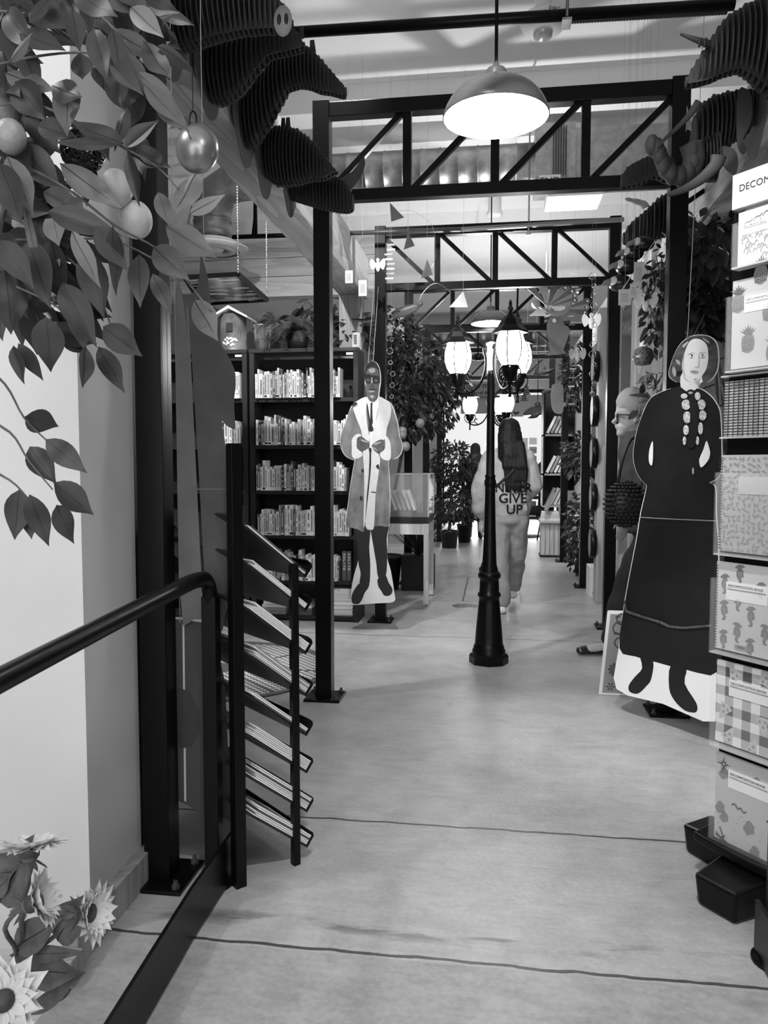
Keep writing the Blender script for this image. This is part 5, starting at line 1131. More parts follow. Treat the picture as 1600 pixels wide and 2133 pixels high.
nb.build('wire_ball', mat('shiny_wire', .05, .12, .6), ot)
# pear-shaped metal bell hanging from the beam
q = at(411, 310, 2.0); rr = 46*2.0/FPX
bl = empty('metal_bell', (q.x, q.y, q.z-rr), **dict(label='smooth rounded metal bell on a wire hook, left, before the timber beam', cat='bell'))
MB().ball(q, (rr, rr*.8, rr*1.1), n=28, m=18).build('bell_body', mat('satin_metal', .38, .3, .7), bl)
a = at(402, 258, 2.0)
MB().tube(smooth([(a.x-.008, a.y, a.z-.02), (a.x-.008, a.y, a.z+.02), (a.x, a.y, a.z+.032), (a.x+.009, a.y, a.z+.02), (a.x+.009, a.y, a.z-.02)], 3, False), .0022, 6).tube([(a.x, a.y, a.z+.03), (a.x, a.y, 3.6), (a.x, 2.25, 3.6)], .001, 4).build('hook', BLK, bl)
# ================================================================ SUNFLOWERS (lower left)
sf = empty('sunflower_plant', (-1.28, 1.42, -.06), **dict(label='pot of pale artificial sunflowers in the lower left corner', cat='flowers'))
PET = mat('petal', .8, .6, noise=.06, nscale=30); SLF = mat('sunflower_leaf', .13, .6, noise=.05, nscale=25, bump=.5)
MB().lathe([(0, 0), (.07, 0), (.09, .14), (.094, .14), (.085, .12), (0, .12)], (-1.30, 1.5, -.06), 24).build('pot', BLKM, sf)
def sunflower(px, py, Y, R, nrm, openness=.9, seed=0):
    r_ = random.Random(seed); c = at(px, py, Y); n = Vector(nrm).normalized(); u = n.orthogonal().normalized(); v = n.cross(u)
    f = MB()
    for row, (cnt, el, LL) in enumerate(((15, .15, 1), (14, .5, .85))):
        for k in range(cnt):
            a = 2*PI*(k+.5*row)/cnt+r_.uniform(-.08, .08); d = (u*math.cos(a)+v*math.sin(a))
            e = el+(1-openness)*1.0; dr = d*math.cos(e)+n*math.sin(e); L = R*LL*r_.uniform(.85, 1.1)
            leaf(f, c+d*R*.2, c+d*R*.2+dr*L*.85, L*.50, n, 0, fold=.45, detail=True, vm=0, droop=.12)
    h = f.build('flower_head', PET, sf)
    d_ = MB(); M = Matrix((u, v, n)).transposed().to_4x4(); M.translation = c
    d_.lathe([(0, .012), (R*.26, .010), (R*.27, 0), (R*.26, -.012), (R*.12, -.02), (0, -.02)], (0, 0, 0), 16, M=M).build('seed_disc', DKP, h)
    s_ = MB()
    for k in range(9):
        a = 2*PI*k/9; d = u*math.cos(a)+v*math.sin(a); leaf(s_, c-n*.018+d*R*.1, c-n*.035+d*R*.55, R*.16, n)
    s_.lathe([(R*.07, -.045), (R*.14, -.025), (R*.25, -.012)], (0, 0, 0), 12, M=M).build('sepals', SLF, h)
    return c-n*.03
P_ = [sunflower(62, 1770, 1.32, .068, (-.1, .25, 1), .95, 1), sunflower(72, 1880, 1.28, .060, (.85, .2, .35), .55, 2), sunflower(182, 1902, 1.34, .062, (.9, -.1, .15), .6, 3), sunflower(8, 2085, 1.18, .070, (.35, -.7, .55), .95, 4)]
root = Vector((-1.30, 1.5, .07))
for i, (p, mid) in enumerate(zip(P_, (at(45, 1900, 1.34), at(10, 1935, 1.3), at(120, 1945, 1.36), at(0, 2110, 1.25)))):
    MB().tube(smooth([root, at(20, 2010, 1.38) if i < 3 else root.lerp(mid, .5), mid, p], 4, False), .0045 if i else .005, 8).build('stem', SLF, sf)
for (bx, by), (tx, ty), wr in (((120, 1960), (165, 1870), .55), ((30, 1975), (120, 1915), .45), ((20, 1990), (175, 1985), .18), ((30, 2020), (165, 2030), .45), ((0, 1880), (58, 1745), .6), ((40, 2090), (165, 2030), .4), ((-10, 1860), (20, 1820), .5), ((150, 2060), (80, 2090), .4)):
    Y = 1.36; A = at(bx, by, Y); B = at(tx, ty, Y-.03); f = MB(); leaf(f, A, B, (B-A).length*wr, (0, -1, .5), 0, fold=.2, detail=True, vm=1); f.build('leaf', [SLF, VEIN], sf)
# ================================================================ NOTEBOOK RACK (right edge)
hF = Vector((.61, -.79, 0)).normalized(); nF = Vector((-.79, -.61, 0)).normalized(); F0 = Vector((.70, 2.45, 0))
FP = lambda px, py, off=0: onplane(px, py, F0, nF)+nF*off
rr_ = empty('notebook_rack', F0+hF*.14-nF*.12, **dict(label='tall black notebook rack with clear pockets and a white title sign at the right edge', cat='display rack'))
WN = .215
def slab(A, w_, h_, t_, m, parent=None, nm='panel', off=0, **kw):
    """box on the rack face: A = lower left corner"""
    A = A+nF*off; vs = [A+hF*(w_*i)+Vector((0, 0, h_*k))-nF*(t_*j) for k in (0, 1) for j in (0, 1) for i in (0, 1)]
    return MB().add(vs, [(0, 2, 3, 1), (4, 5, 7, 6), (0, 1, 5, 4), (2, 6, 7, 3), (0, 4, 6, 2), (1, 3, 7, 5)]).build(nm, m, parent, **kw)
zl = lambda px, py: FP(px, py)
bA = zl(1484, 1750); tA = zl(1540, 440)
slab(Vector((bA.x, bA.y, .12))-nF*.02, .26, tA.z-.12, .24, BLK, rr_, 'core')
# foot
ft = []
C0 = Vector((bA.x, bA.y, 0))-nF*.14+hF*.13
for i in range(4):
    a = i*PI/2; d = (hF*math.cos(a)+nF*math.sin(a)); e = Vector((-d.y, d.x, 0))
    MB().add([C0+d*.06+e*.09, C0+d*.06-e*.09, C0+d*.29-e*.062, C0+d*.29+e*.062]+[C0+d*.06+e*.10+Vector((0, 0, .117)), C0+d*.06-e*.10+Vector((0, 0, .117)), C0+d*.30-e*.07+Vector((0, 0, .095)), C0+d*.30+e*.07+Vector((0, 0, .095))],
             [(0, 3, 2, 1), (4, 5, 6, 7), (0, 1, 5, 4), (1, 2, 6, 5), (2, 3, 7, 6), (3, 0, 4, 7)]).build('foot', BLK, rr_, bev=.01)
pl = MB(); pts = []
for k in range(32):
    a = 2*PI*k/32; c_, s_ = math.cos(a), math.sin(a); q_ = 1/max(abs(c_), abs(s_))**.75
    pts.append(C0+hF*(.19*c_*q_)+nF*(.19*s_*q_)+Vector((0, 0, .118)))
pl.poly(pts, thick=(0, 0, .028)); pl.build('base_plate', BLK, rr_, bev=.006)
# sign
sA = FP(1525, 438); sB = FP(1522, 368)
sg_ = slab(sA, .30, sB.z-sA.z, .03, WHT, rr_, 'title_sign', .0)
text('DECOMPOSITION BOOK', .028, sA+hF*.022+Vector((0, 0, (sB.z-sA.z)*.55))+nF*.001, hF, (0, 0, 1), INK, sg_, 'title', align='LEFT')
SHELF = mat('acrylic_shelf', .75, .12, alpha=.45)
COVM = {}
def cover(px, yt, yb, nm, v, w_=WN):
    A = FP(px, yb); B = FP(px, yt); h_ = B.z-A.z; A = A+nF*.004
    o = slab(A, w_, h_, .011, [mat('cover_stock_'+nm.split()[0], v, .5)], None, 'notebook', **dict(label=nm, cat='notebook', group=None))
    if 'group' in o: del o['group']
    return o, A, h_
def deco(A, parent, m, nm='cover_print'):
    class D:
        pass
    d = D(); d.b = MB(); d.P = lambda u, v, o=.0: A+hF*u+Vector((0, 0, v))+nF*(.0008+o)
    d.poly = lambda pts, o=0: d.b.poly([d.P(u, v, o) for u, v in pts])
    d.tube = lambda pts, r, o=0: d.b.tube(smooth([d.P(u, v, o) for u, v in pts], 3, False), r, 5)
    d.done = lambda: d.b.build(nm, m, parent)
    return d
def pocket(A, h_, w_=WN, tall=1.0):
    slab(A-Vector((0, 0, .012))+nF*.0, w_+.012, .005, .035, SHELF, rr_, 'pocket_floor', .026)
    slab(A-Vector((0, 0, .012)), w_+.012, h_*.86*tall, .0022, ACR, rr_, 'pocket_front', .024)
    slab(A-Vector((0, 0, .012))-hF*.004, .003, h_*.86*tall, .035, ACR, rr_, 'pocket_side', .024)
def coil(A, h_, parent):
    b = MB(); z = .008
    while z < h_-.004:
        b.tube([A+Vector((0, 0, z))+(-hF*math.cos(t)*.006)+nF*(math.sin(t)*.008-.004) for t in [k*PI/4 for k in range(9)]], .0012, 5, cap=False); z += .0085
    b.build('wire_binding', BLK, parent)
def tagbox(A, h_, parent, u0, v0, w_, hh, size=.0115):
    slab(A+hF*u0+Vector((0, 0, v0)), w_, hh, .001, PAPER, parent, 'title_label', .0014)
    text('DECOMPOSITION BOOK', size, A+hF*(u0+.006)+Vector((0, 0, v0+hh*.78))+nF*.0022, hF, (0, 0, 1), INK, parent, 'title', depth=.0002, align='LEFT')
    slab(A+hF*(u0+.004)+Vector((0, 0, v0+hh*.56)), w_-.008, .004, .001, MIDP, parent, 'title_rule', .0022)
# 1: animal meadow cover, narrow
o, A, h_ = cover(1538, 446, 556, 'pale narrow notebook with a faint animal meadow cover, in the topmost pocket', .52, .12)
d = deco(A, o, mat('pale_print', .33, .6)); r_ = random.Random(1)
for i in range(26):
    u, v = r_.uniform(.01, .1), r_.uniform(.01, h_*.55); s_ = r_.uniform(.007, .014)
    d.tube([(u, v), (u+s_*.3, v+s_), (u+s_, v+s_*1.3), (u+s_*1.4, v+s_*.5)], .0011)
for i in range(3): u, v = .02+.03*i, h_*(.78+.05*i); d.tube([(u, v-.01), (u+.003, v), (u+.018, v+.002), (u+.022, v-.011)], .0016); d.tube([(u+.018, v), (u+.026, v+.008)], .002)
d.done(); tagbox(A, h_, o, .015, h_*.56, .08, h_*.2, .006); pocket(A, h_, .13)
# 2: pineapples
o, A, h_ = cover(1524, 588, 770, 'grey pineapple-patterned notebook, in the second pocket from the top', .42)
d = deco(A, o, mat('pineapple_fruit', .17, .6)); d2 = deco(A, o, mat('pineapple_leaf', .10, .6), 'leaf_print')
for u, v in ((.055, .07), (.135, .035), (.12, .15), (.02, .19), (.17, .24), (.09, .26), (.19, .11)):
    d.poly([(u+.022*math.cos(t), v+.028*math.sin(t)) for t in [k*PI/8 for k in range(16)]])
    for k in range(-3, 4): d2.poly([(u-.007+k*.001, v+.026), (u+.007+k*.001, v+.026), (u+k*.009, v+.055-abs(k)*.005)], .0002+.0001*(k+3))
    for k in range(-3, 4):
        d2.tube([(u-.016+k*.0, v+k*.007), (u+.016, v+k*.007+.004)], .0006, .0003)
        d2.tube([(u+k*.006, v-.022), (u+k*.006, v+.022)], .0006, .0003)
d.done(); d2.done(); tagbox(A, h_, o, .04, h_*.62, .15, .045, .010); pocket(A, h_)
# 3: row of spiral spines
A3 = FP(1504, 910); h3 = FP(1506, 796).z-A3.z
for i in range(12):
    o = slab(A3+hF*(.006+i*.0165), .0125, h3, .11, [mat('edge_%d' % (i % 3), (.3, .42, .36)[i % 3], .6)], None, 'notebook', .0, **dict(label=f'spiral notebook standing spine-out in the middle row, {ORD[i]} from the left', cat='notebook', group='spine-out spiral notebooks in the middle row'))
    b = MB(); z = .006
    while z < h3-.003: b.tube([A3+hF*(.012+i*.0165+.008*math.cos(t))+Vector((0, 0, z))+nF*(.002+.005*math.sin(t)) for t in [k*PI/4 for k in range(5)]], .0011, 4, cap=False); z += .0085
    b.build('wire_binding', BLK, o)
slab(A3-Vector((0, 0, .006)), .26, .005, .13, SHELF, rr_, 'shelf', .012); slab(A3+Vector((0, 0, h3+.012)), .26, .005, .13, SHELF, rr_, 'shelf', .012)
# 4: leaf pattern
def vorm(name, a, b_, sc):
    m = mat(name, a, .5); t = NT(m); tc = t.n('TexCoord'); nz = t.n('TexNoise'); nz.inputs['Scale'].default_value = 14; vo = t.n('TexVoronoi'); vo.feature = 'F2'; vo.inputs['Scale'].default_value = sc
    mp = t.n('Mapping'); mp.inputs['Scale'].default_value = (1, 1, .6); t.l(tc.outputs['Object'], mp.inputs[0]); t.l(mp.outputs[0], vo.inputs['Vector'])
    r = t.n('MapRange'); r.inputs[1].default_value = .45; r.inputs[2].default_value = .62; r.inputs[3].default_value = a; r.inputs[4].default_value = b_; t.l(vo.outputs['Distance'], r.inputs[0]); t.l(r.outputs[0], t.b.inputs['Base Color']); return m
o, A, h_ = cover(1500, 948, 1146, 'large spiral notebook with a dense leaf-patterned cover, below the spine-out row', .38)
d = deco(A, o, mat('leaf_print', .24, .6)); r_ = random.Random(5)
for i in range(17):
    for j in range(13):
        u, v = .012+j*.0165, .008+i*h_/17.3; a = r_.uniform(0, 6.3)
        if u > WN-.012: continue
        for q_ in (0, 1.0, -1.0):
            l = .011; e = (u+l*math.cos(a+q_), v+l*math.sin(a+q_)); s_ = (-.0022*math.sin(a+q_), .0022*math.cos(a+q_)); mdp = ((u+e[0])/2, (v+e[1])/2)
            d.b.add([d.P(u, v), d.P(mdp[0]+s_[0], mdp[1]+s_[1]), d.P(*e), d.P(mdp[0]-s_[0], mdp[1]-s_[1])], [(0, 1, 2, 3)])
d.done(); slab(A+hF*.06+Vector((0, 0, h_*.60)), .13, h_*.18, .001, mat('label_soft', .46, .6), o, 'title_label', .0016); coil(A, h_, o); pocket(A, h_)
# 5: seahorses
o, A, h_ = cover(1491, 1168, 1348, 'spiral notebook with grey seahorses on a pale cover', .6)
d = deco(A, o, mat('seahorse_print', .2, .6)); d3 = deco(A, o, mat('seahorse_line', .45, .6), 'stripe_print')
for (u, v) in ((.03, .03), (.075, .06), (.12, .02), (.03, .12), (.165, .07), (.12, .115), (.075, .155), (.03, .2), (.08, .235), (.15, .19), (.195, .14), (.19, .22), (.2, .03)):
    SH_ = ((1235, 632), (1245, 622), (1258, 612), (1285, 615), (1312, 642), (1300, 652), (1285, 647), (1298, 672), (1300, 700), (1294, 722), (1278, 745), (1280, 762), (1292, 762), (1286, 776), (1266, 772), (1257, 752), (1263, 725), (1252, 712), (1243, 718), (1246, 690), (1248, 662), (1262, 650), (1255, 640))
    fl_ = 1 if int(u*1000) % 2 else -1
    pts = [(u+fl_*(x-1272)*.00044, v-(y-695)*.00038) for x, y in SH_]
    pts = [(min(WN-.001, max(.001, a_)), min(h_-.002, max(.002, b_))) for a_, b_ in pts]
    d.poly(pts)
    for j in range(6): d3.tube([(u-.005*fl_, v+.004-j*.004), (u+.006*fl_, v+.005-j*.004)], .0006, .0004)
d.done(); d3.done(); tagbox(A, h_, o, .035, h_*.58, .135, .055, .0105); coil(A, h_, o); pocket(A, h_); lb = slab(A+hF*.07+Vector((0, 0, .012)), .045, .012, .001, MIDP, o, 'price_sticker', .0035)
text('BLANK', .007, A+hF*.0925+Vector((0, 0, .018))+nF*.004, hF, (0, 0, 1), INK, o, 'sticker_text', depth=.0002)
# 6: gingham with pizza slices
GG = mat('gingham', .4, .5); t = NT(GG); tc = t.n('TexCoord'); mp = t.n('Mapping'); mp.inputs['Rotation'].default_value = (0, 0, -math.atan2(hF.y, hF.x)); t.l(tc.outputs['Object'], mp.inputs[0]); sp = t.n('SeparateXYZ'); t.l(mp.outputs[0], sp.inputs[0])
ua = t.math('GREATER_THAN', t.math('FRACT', t.math('ADD', t.math('MULTIPLY', sp.outputs[0], 17), .8)), .5); va = t.math('GREATER_THAN', t.math('FRACT', t.math('MULTIPLY', sp.outputs[2], 17)), .5)
sm_ = t.math('ADD', ua, va); vv = t.math('SUBTRACT', .82, t.math('MULTIPLY', sm_, .36)); t.l(vv, t.b.inputs['Base Color'])
o, A, h_ = cover(1491, 1372, 1540, 'gingham-checked notebook with pizza slices, second pocket from the bottom', .6); o.data.materials[0] = GG
d = deco(A, o, mat('pizza_print', .55, .6)); d2 = deco(A, o, mat('pizza_topping', .3, .6), 'topping_print')
for u, v, a in ((.03, .10, -.5), (.05, .03, 2.6), (.16, .09, .2), (.06, .21, -.3), (.17, .22, 1.0), (.13, .015, 2.9)):
    c_, s_ = math.cos(a), math.sin(a); T = lambda x, y: (max(.002, min(WN-.002, u+x*c_-y*s_)), max(.002, min(h_-.002, v+x*s_+y*c_)))
    d.poly([T(*p) for p in ((-.022, .02), (0, .026), (.022, .02), (.016, .008), (.004, -.03), (-.004, -.03), (-.016, .008))], .0002)
    for x, y in ((-.008, .012), (.009, .010), (0, -.004)): d2.poly([T(x+.005*math.cos(k), y+.005*math.sin(k)) for k in range(6)], .0006)
d.done(); d2.done(); tagbox(A, h_, o, .045, h_*.60, .135, .05, .0105); pocket(A, h_)
# 7: treasure map
o, A, h_ = cover(1489, 1563, 1748, 'pale treasure-map notebook with islands, in the lowest pocket', .9)
d = deco(A, o, mat('island_print', .22, .6)); d2 = deco(A, o, mat('map_lines', .06, .6), 'line_print'); r_ = random.Random(9)
for u, v, s_ in ((.02, .11, .020), (.035, .085, .018), (.12, .085, .022), (.14, .22, .026), (.14, .02, .02), (.03, .22, .02), (.2, .06, .014)):
    d.poly(smooth([(min(WN-.002, max(.002, u+s_*r_.uniform(.6, 1.2)*math.cos(k*PI/4.5))), min(h_-.002, max(.002, v+s_*r_.uniform(.6, 1.3)*math.sin(k*PI/4.5)))) + (0,) for k in range(9)], 2) and [(min(WN-.002, max(.002, u+s_*(.7+.5*((k*7) % 5)/5)*math.cos(k*PI/6))), min(h_-.002, max(.002, v+s_*(.7+.5*((k*3) % 5)/5)*math.sin(k*PI/6)))) for k in range(12)])
c = (.028, h_-.03)
for k in range(8):
    a = k*PI/4; l = .026 if k % 2 == 0 else .014; d2.poly([(c[0]+l*math.cos(a), c[1]+l*math.sin(a)), (c[0]+.005*math.cos(a+.5), c[1]+.005*math.sin(a+.5)), (c[0]+.005*math.cos(a-.5), c[1]+.005*math.sin(a-.5))], .0003)
d2.tube([(.06, .135), (.07, .14), (.08, .13), (.09, .135), (.1, .125), (.108, .132)], .0022); d2.tube([(.02, .05), (.035, .02)], .0025); d2.tube([(.008, .03), (.022, .018), (.04, .03)], .002); d2.poly([(.005, .02), (.05, .005), (.05, .012), (.01, .028)], .0004)
for i in range(16): u = .07+.006*i; v = .06+.05*math.sin(i*.45); d2.tube([(u, v), (u+.003, v+.002)], .0006)
d2.tube([(.175, .13), (.2, .13)], .003); d2.tube([(.188, .13), (.188, .17)], .001); d2.poly([(.19, .14), (.205, .14), (.19, .165)])
d.done(); d2.done(); tagbox(A, h_, o, .045, h_*.66, .135, .055, .0105); pocket(A, h_)
# ================================================================ HANGING THINGS
def cord(p, q=None, r=.0005, parent=None, m=STRING): p = Vector(p); return MB().tube([p, q or (p.x, p.y, ZC-.001)], r, 4).build('cord', m, parent)
mo = empty('paper_boat_mobile', at(880, 540, 5.9), **dict(label='mobile of dark and pale paper boats hanging in a row before the third truss', cat='mobile'))
for pts, m in ((((812, 422), (842, 453), (815, 462)), DKP), (((850, 482), (864, 512), (841, 520)), DKP), (((890, 540), (902, 572), (877, 580)), mat('mid_card', .12, .6)), (((965, 607), (975, 640), (936, 640)), mat('boat_white', .7, .6))):
    P = [at(x, y, 5.9) for x, y in pts]; g_ = (P[0]+P[1]+P[2])/3+Vector((0, -.05, .01)); b = MB().add(P+[g_], [(0, 1, 2), (0, 1, 3), (1, 2, 3), (2, 0, 3)]); b.build('paper_boat', m, mo)
    cord(P[0], r=.0007, parent=mo)
MB().tube(smooth([at(x, y, 5.92) for x, y in ((833, 440), (860, 440), (900, 470), (908, 530), (898, 560))], 4, False), .0012, 5).tube(smooth([at(x, y, 5.92) for x, y in ((862, 680), (868, 640), (885, 605), (910, 590), (940, 610))], 4, False), .002, 5).build('wire_arc', CHROME, mo)
# peacock
pk = empty('wooden_peacock', at(1160, 625, 6.6), **dict(label='flat wooden peacock with fanned eye-spotted tail hanging under the third truss', cat='ornament'))
cp = lambda x, y, o=0: at(1080+x/5.333, 560+y/5.333, 6.6-o)
FE = [((320, 415), (130, 190), 40, .12), ((325, 415), (265, 160), 60, .28), ((330, 415), (410, 180), 50, .10), ((335, 410), (520, 210), 45, .26), ((345, 405), (595, 252), 42, .12), ((360, 408), (625, 300), 38, .28), ((370, 412), (625, 350), 34, .12), ((380, 415), (605, 390), 30, .28), ((560, 430), (765, 360), 34, .12), ((560, 440), (755, 428), 32, .28), ((560, 460), (735, 488), 34, .10)]
for i, (a, t_, w_, v) in enumerate(FE):
    A, B = cp(*a), cp(*t_); d = (B-A); L = d.length; d.normalize(); s_ = Vector((-d.z, 0, d.x)); R = w_*6.6/FPX/5.333; pts = [A+s_*.003, B+s_*R]+[B+s_*R*math.cos(q_)+d*R*math.sin(q_) for q_ in (.5, 1, 1.57, 2.1, 2.6)]+[B-s_*R, A-s_*.003]; off = Vector((0, -.001*i, 0))
    f = MB().poly([p+off for p in pts], thick=(0, .005, 0)).build('tail_feather', mat('feather_%d' % int(v*100), v, .5), pk)
    MB().poly([B+off+Vector((0, -.0015, 0))+s_*(R*.55*math.cos(q_))+d*(R*.6*math.sin(q_)-.003) for q_ in [k*PI/6 for k in range(12)]], thick=(0, .001, 0)).build('eye_spot', DKP, f)
    MB().poly([B+off+Vector((0, -.003, 0))+s_*(R*.36*math.cos(q_))+d*(R*.3*math.sin(q_)) for q_ in [k*PI/6 for k in range(12)]], thick=(0, .001, 0)).build('eye_spot', PAPER, f)
bd = MB().poly(smooth([cp(x, y, .016) for x, y in ((195, 360), (235, 385), (250, 412), (300, 440), (380, 470), (440, 430), (540, 420), (570, 440), (540, 490), (450, 522), (370, 510), (280, 460), (225, 425), (165, 415), (165, 380))], 3), thick=(0, .012, 0)).build('body', mat('peacock_body', .22, .5), pk)
MB().poly([cp(x, y, .02) for x, y in ((360, 418), (520, 412), (520, 445), (470, 465), (410, 465))], thick=(0, .003, 0)).build('wing', CREAM, pk)
MB().poly([cp(x, y, .02) for x, y in ((120, 520), (215, 440), (290, 450), (300, 525))], thick=(0, .004, 0)).build('foot_piece', mat('pale_wood_piece', .6, .5), pk)
MB().lathe([(0, 0), (.035, 0), (.035, .004), (0, .004)], (0, 0, 0), 18, M=Matrix.Translation(cp(195, 393, .022)) @ Matrix.Rotation(PI/2, 4, 'X')).build('eye', PGY, bd)
cord(cp(350, 100), r=.0012, parent=pk)
for nm, pts, Y, v, lab in (('wooden_sled', ((350, 540), (400, 510), (470, 515), (510, 620), (580, 680), (500, 900), (540, 940), (330, 960), (320, 940), (350, 910), (320, 700), (320, 600)), 7.4, .2, 'curved plain wooden board hanging just below the peacock'),
                          ('wooden_sled', ((372, 1290), (470, 1280), (500, 1330), (500, 1560), (470, 1610), (400, 1595), (365, 1500)), 9.0, .3, 'second curved wooden board hanging farther down, above the far bookshelf')):
    P = [at(1080+x/5.333, 560+y/5.333, Y) for x, y in pts]; s0 = empty(nm, P[0], **dict(label=lab, cat='ornament')); MB().poly(smooth(P, 2), thick=(0, .012, 0)).build('board', mat('sled_wood%d' % int(v*100), v, .5, noise=.03, nscale=12), s0); cord(P[1], parent=s0)
MB().ball(at(1155, 668, 7.35), (.02, .006, .02)).build('knob', PAPER, [o for o in bpy.data.objects if o.name == 'wooden_sled'][0])
# ring garlands
def garland(px, y0, y1, Y, lab, n, seed, kind='ring'):
    r_ = random.Random(seed); top = at(px, y0, Y); g_ = empty('wind_chime', (top.x, top.y, at(px, y1, Y).z), **dict(label=lab, cat='wind chime', )); cord(at(px, y1, Y), parent=g_)
    for i in range(n):
        p = at(px+r_.uniform(-3, 3), y0+(y1-y0)*i/n, Y); R = r_.uniform(.012, .026) if kind == 'ring' else .015
        if kind == 'ring': MB().tube([(p.x+R*math.cos(t), p.y, p.z+R*math.sin(t)) for t in [k*PI/8 for k in range(17)]], .0022, 5).build('ring', CHROME, g_)
        else: MB().box(p.x-.03, p.x+.03, p.y-.004, p.y+.004, p.z-.006, p.z+.006).build('bar', PAPER if i % 2 else MIDP, g_)
garland(1236, 575, 840, 6.0, 'string of small metal rings hanging beside the third frame right post', 13, 1)
garland(812, 510, 590, 5.9, 'chime of short metal bars hanging left in front of the third truss', 8, 2, 'bar')
garland(815, 660, 850, 6.0, 'string of pale shells and rings beside the coat-wearing cutout', 8, 3)
garland(1192, 640, 860, 8.0, 'chime of pale bars hanging near the fourth frame right post', 12, 4, 'bar')
garland(1196, 570, 650, 7.2, 'short chime of bars behind the peacock tail', 6, 5, 'bar')
# toucans in a row on a line with paper tags
for i, (x, y, s_) in enumerate(((1318, 528, 20), (1306, 555, 22), (1292, 590, 22), (1340, 508, 20))):
    Y = 4.5; p = at(x, y, Y); R = s_*Y/FPX; t_ = empty('toy_bird', (p.x, p.y, p.z-R), **dict(label=f'dark and white toy bird, {("second from the top","third from the top","lowest","topmost")[i]} of four on the slanted cord', cat='toy bird', group='toy birds on the slanted cord'))
    MB().ball(p, (R*1.1, R*.8, R*.75), n=14, m=9).build('body', mat('bird_black', .015, .25), t_); MB().ball((p.x-R*.6, p.y-R*.35, p.z+R*.1), (R*.42, R*.45, R*.42), n=12, m=8).build('head', PAPER, t_)
    MB().tube([(p.x-R*.9, p.y-R*.4, p.z+R*.1), (p.x-R*1.4, p.y-R*.5, p.z-R*.05), (p.x-R*1.7, p.y-R*.5, p.z-R*.35)], [R*.28, R*.22, R*.06], 8).build('beak', MIDP, t_)
    cord((p.x, p.y, p.z+R*.5), parent=t_)
ln = empty('slanted_cord', at(1330, 560, 4.48), **dict(label='pale slanted cord carrying paper tags below the antlered head', cat='cord'))
MB().tube([at(1362, 505, 4.45), at(1295, 605, 4.45)], .0022, 6).build('line', PAPER, ln); cord(at(1362, 505, 4.45), parent=ln)
for i, (x0, y0, x1, y1, lab) in enumerate(((1320, 545, 1342, 597, 'upper large pale paper tag on the slanted cord'), (1288, 602, 1315, 636, 'lower square pale paper tag on the slanted cord'), (1312, 590, 1327, 620, 'small pale tag overlapping the lower square tag'), (747, 583, 764, 617, 'pale paper tag hanging beside the orchid flowers, left of the third frame'), (719, 563, 735, 590, 'small printed tag hanging near the left timber beam'))):
    Y = 4.44 if x0 > 1000 else 5.6; A, B = at(x0, y1, Y-.002*i), at(x1, y0, Y-.002*i); t_ = MB().box(A.x, B.x, A.y, A.y+.0012, A.z, B.z).build('paper_tag', [CREAM], bev=.003, label=lab, cat='tag')
    b = MB(); zz_ = A.z+.2*(B.z-A.z)
    while zz_ < B.z-.25*(B.z-A.z): b.box(A.x+.2*(B.x-A.x), B.x-.2*(B.x-A.x), A.y-.0006, A.y-.0002, zz_, zz_+.0022); zz_ += .006
    b.build('print_lines', MIDP, t_); cord(((A.x+B.x)/2, A.y, B.z-.004), parent=t_, r=.0007)
# small pale fairy and birds
def flutter(px, py, Y, R, nm, lab, m, kind=0):
    p = at(px, py, Y); t_ = empty(nm, (p.x, p.y, p.z-R), **dict(label=lab, cat='ornament'))
    MB().ball(p, (R*.35, R*.3, R*.8), n=12, m=8).build('body', m, t_); MB().ball((p.x, p.y, p.z+R*.95), R*.28, n=12, m=8).build('head', m, t_)
    for s_ in (-1, 1):
        f = MB(); f.poly(smooth([(p.x+s_*R*.2, p.y, p.z+R*.3), (p.x+s_*R*.9, p.y-.01, p.z+R*1.1), (p.x+s_*R*1.2, p.y-.01, p.z+R*.4), (p.x+s_*R*.8, p.y, p.z-R*.5)], 3), thick=(0, .003, 0)); f.build('wing', m, t_)
    cord((p.x, p.y, p.z+R), parent=t_)
flutter(1345, 632, 4.5, .055, 'hanging_fairy', 'pale winged figure with a price tag hanging near the right post', PAPER)
flutter(1232, 672, 6.1, .06, 'hanging_bird', 'pale winged ornament hanging by the third frame right post', PAPER)
flutter(1203, 742, 8.0, .07, 'hanging_bird', 'white winged ornament low beside the fourth frame right post', PAPER)
flutter(787, 555, 5.9, .05, 'hanging_orchid', 'pale petalled ornament hanging beside the third frame left post', PAPER)
q = at(845, 655, 6.2); fs_ = empty('hanging_fish', q, **dict(label='dark wooden bird ornament with long beak hanging left under the third truss', cat='ornament'))
MB().tube([at(815, 668, 6.2), at(825, 655, 6.2), at(845, 648, 6.2), at(865, 640, 6.2), at(880, 632, 6.2)], [.004, .035, .045, .03, .006], 12, flat=.5).build('body', mat('carved_dark', .08, .4), fs_); MB().ball(at(876, 633, 6.2), .02).build('head', MATS['carved_dark'], fs_); cord(at(850, 640, 6.2), parent=fs_)
q = at(1340, 741, 5.6); gb = empty('glass_lantern', q, **dict(label='small round speckled lantern hanging against the dark panelling', cat='lantern'))
MB().lathe([(0, -.07), (.05, -.06), (.075, -.01), (.06, .04), (.025, .06), (.02, .1), (.028, .11), (0, .11)], q, 20).build('body', mat('speckled_glass', .1, .3, noise=.1, nscale=70), gb); MB().lathe([(.027, .06), (.024, .1), (.02, .1)], q, 16).build('neck', PAPER, gb); cord((q.x, q.y, q.z+.1), parent=gb)
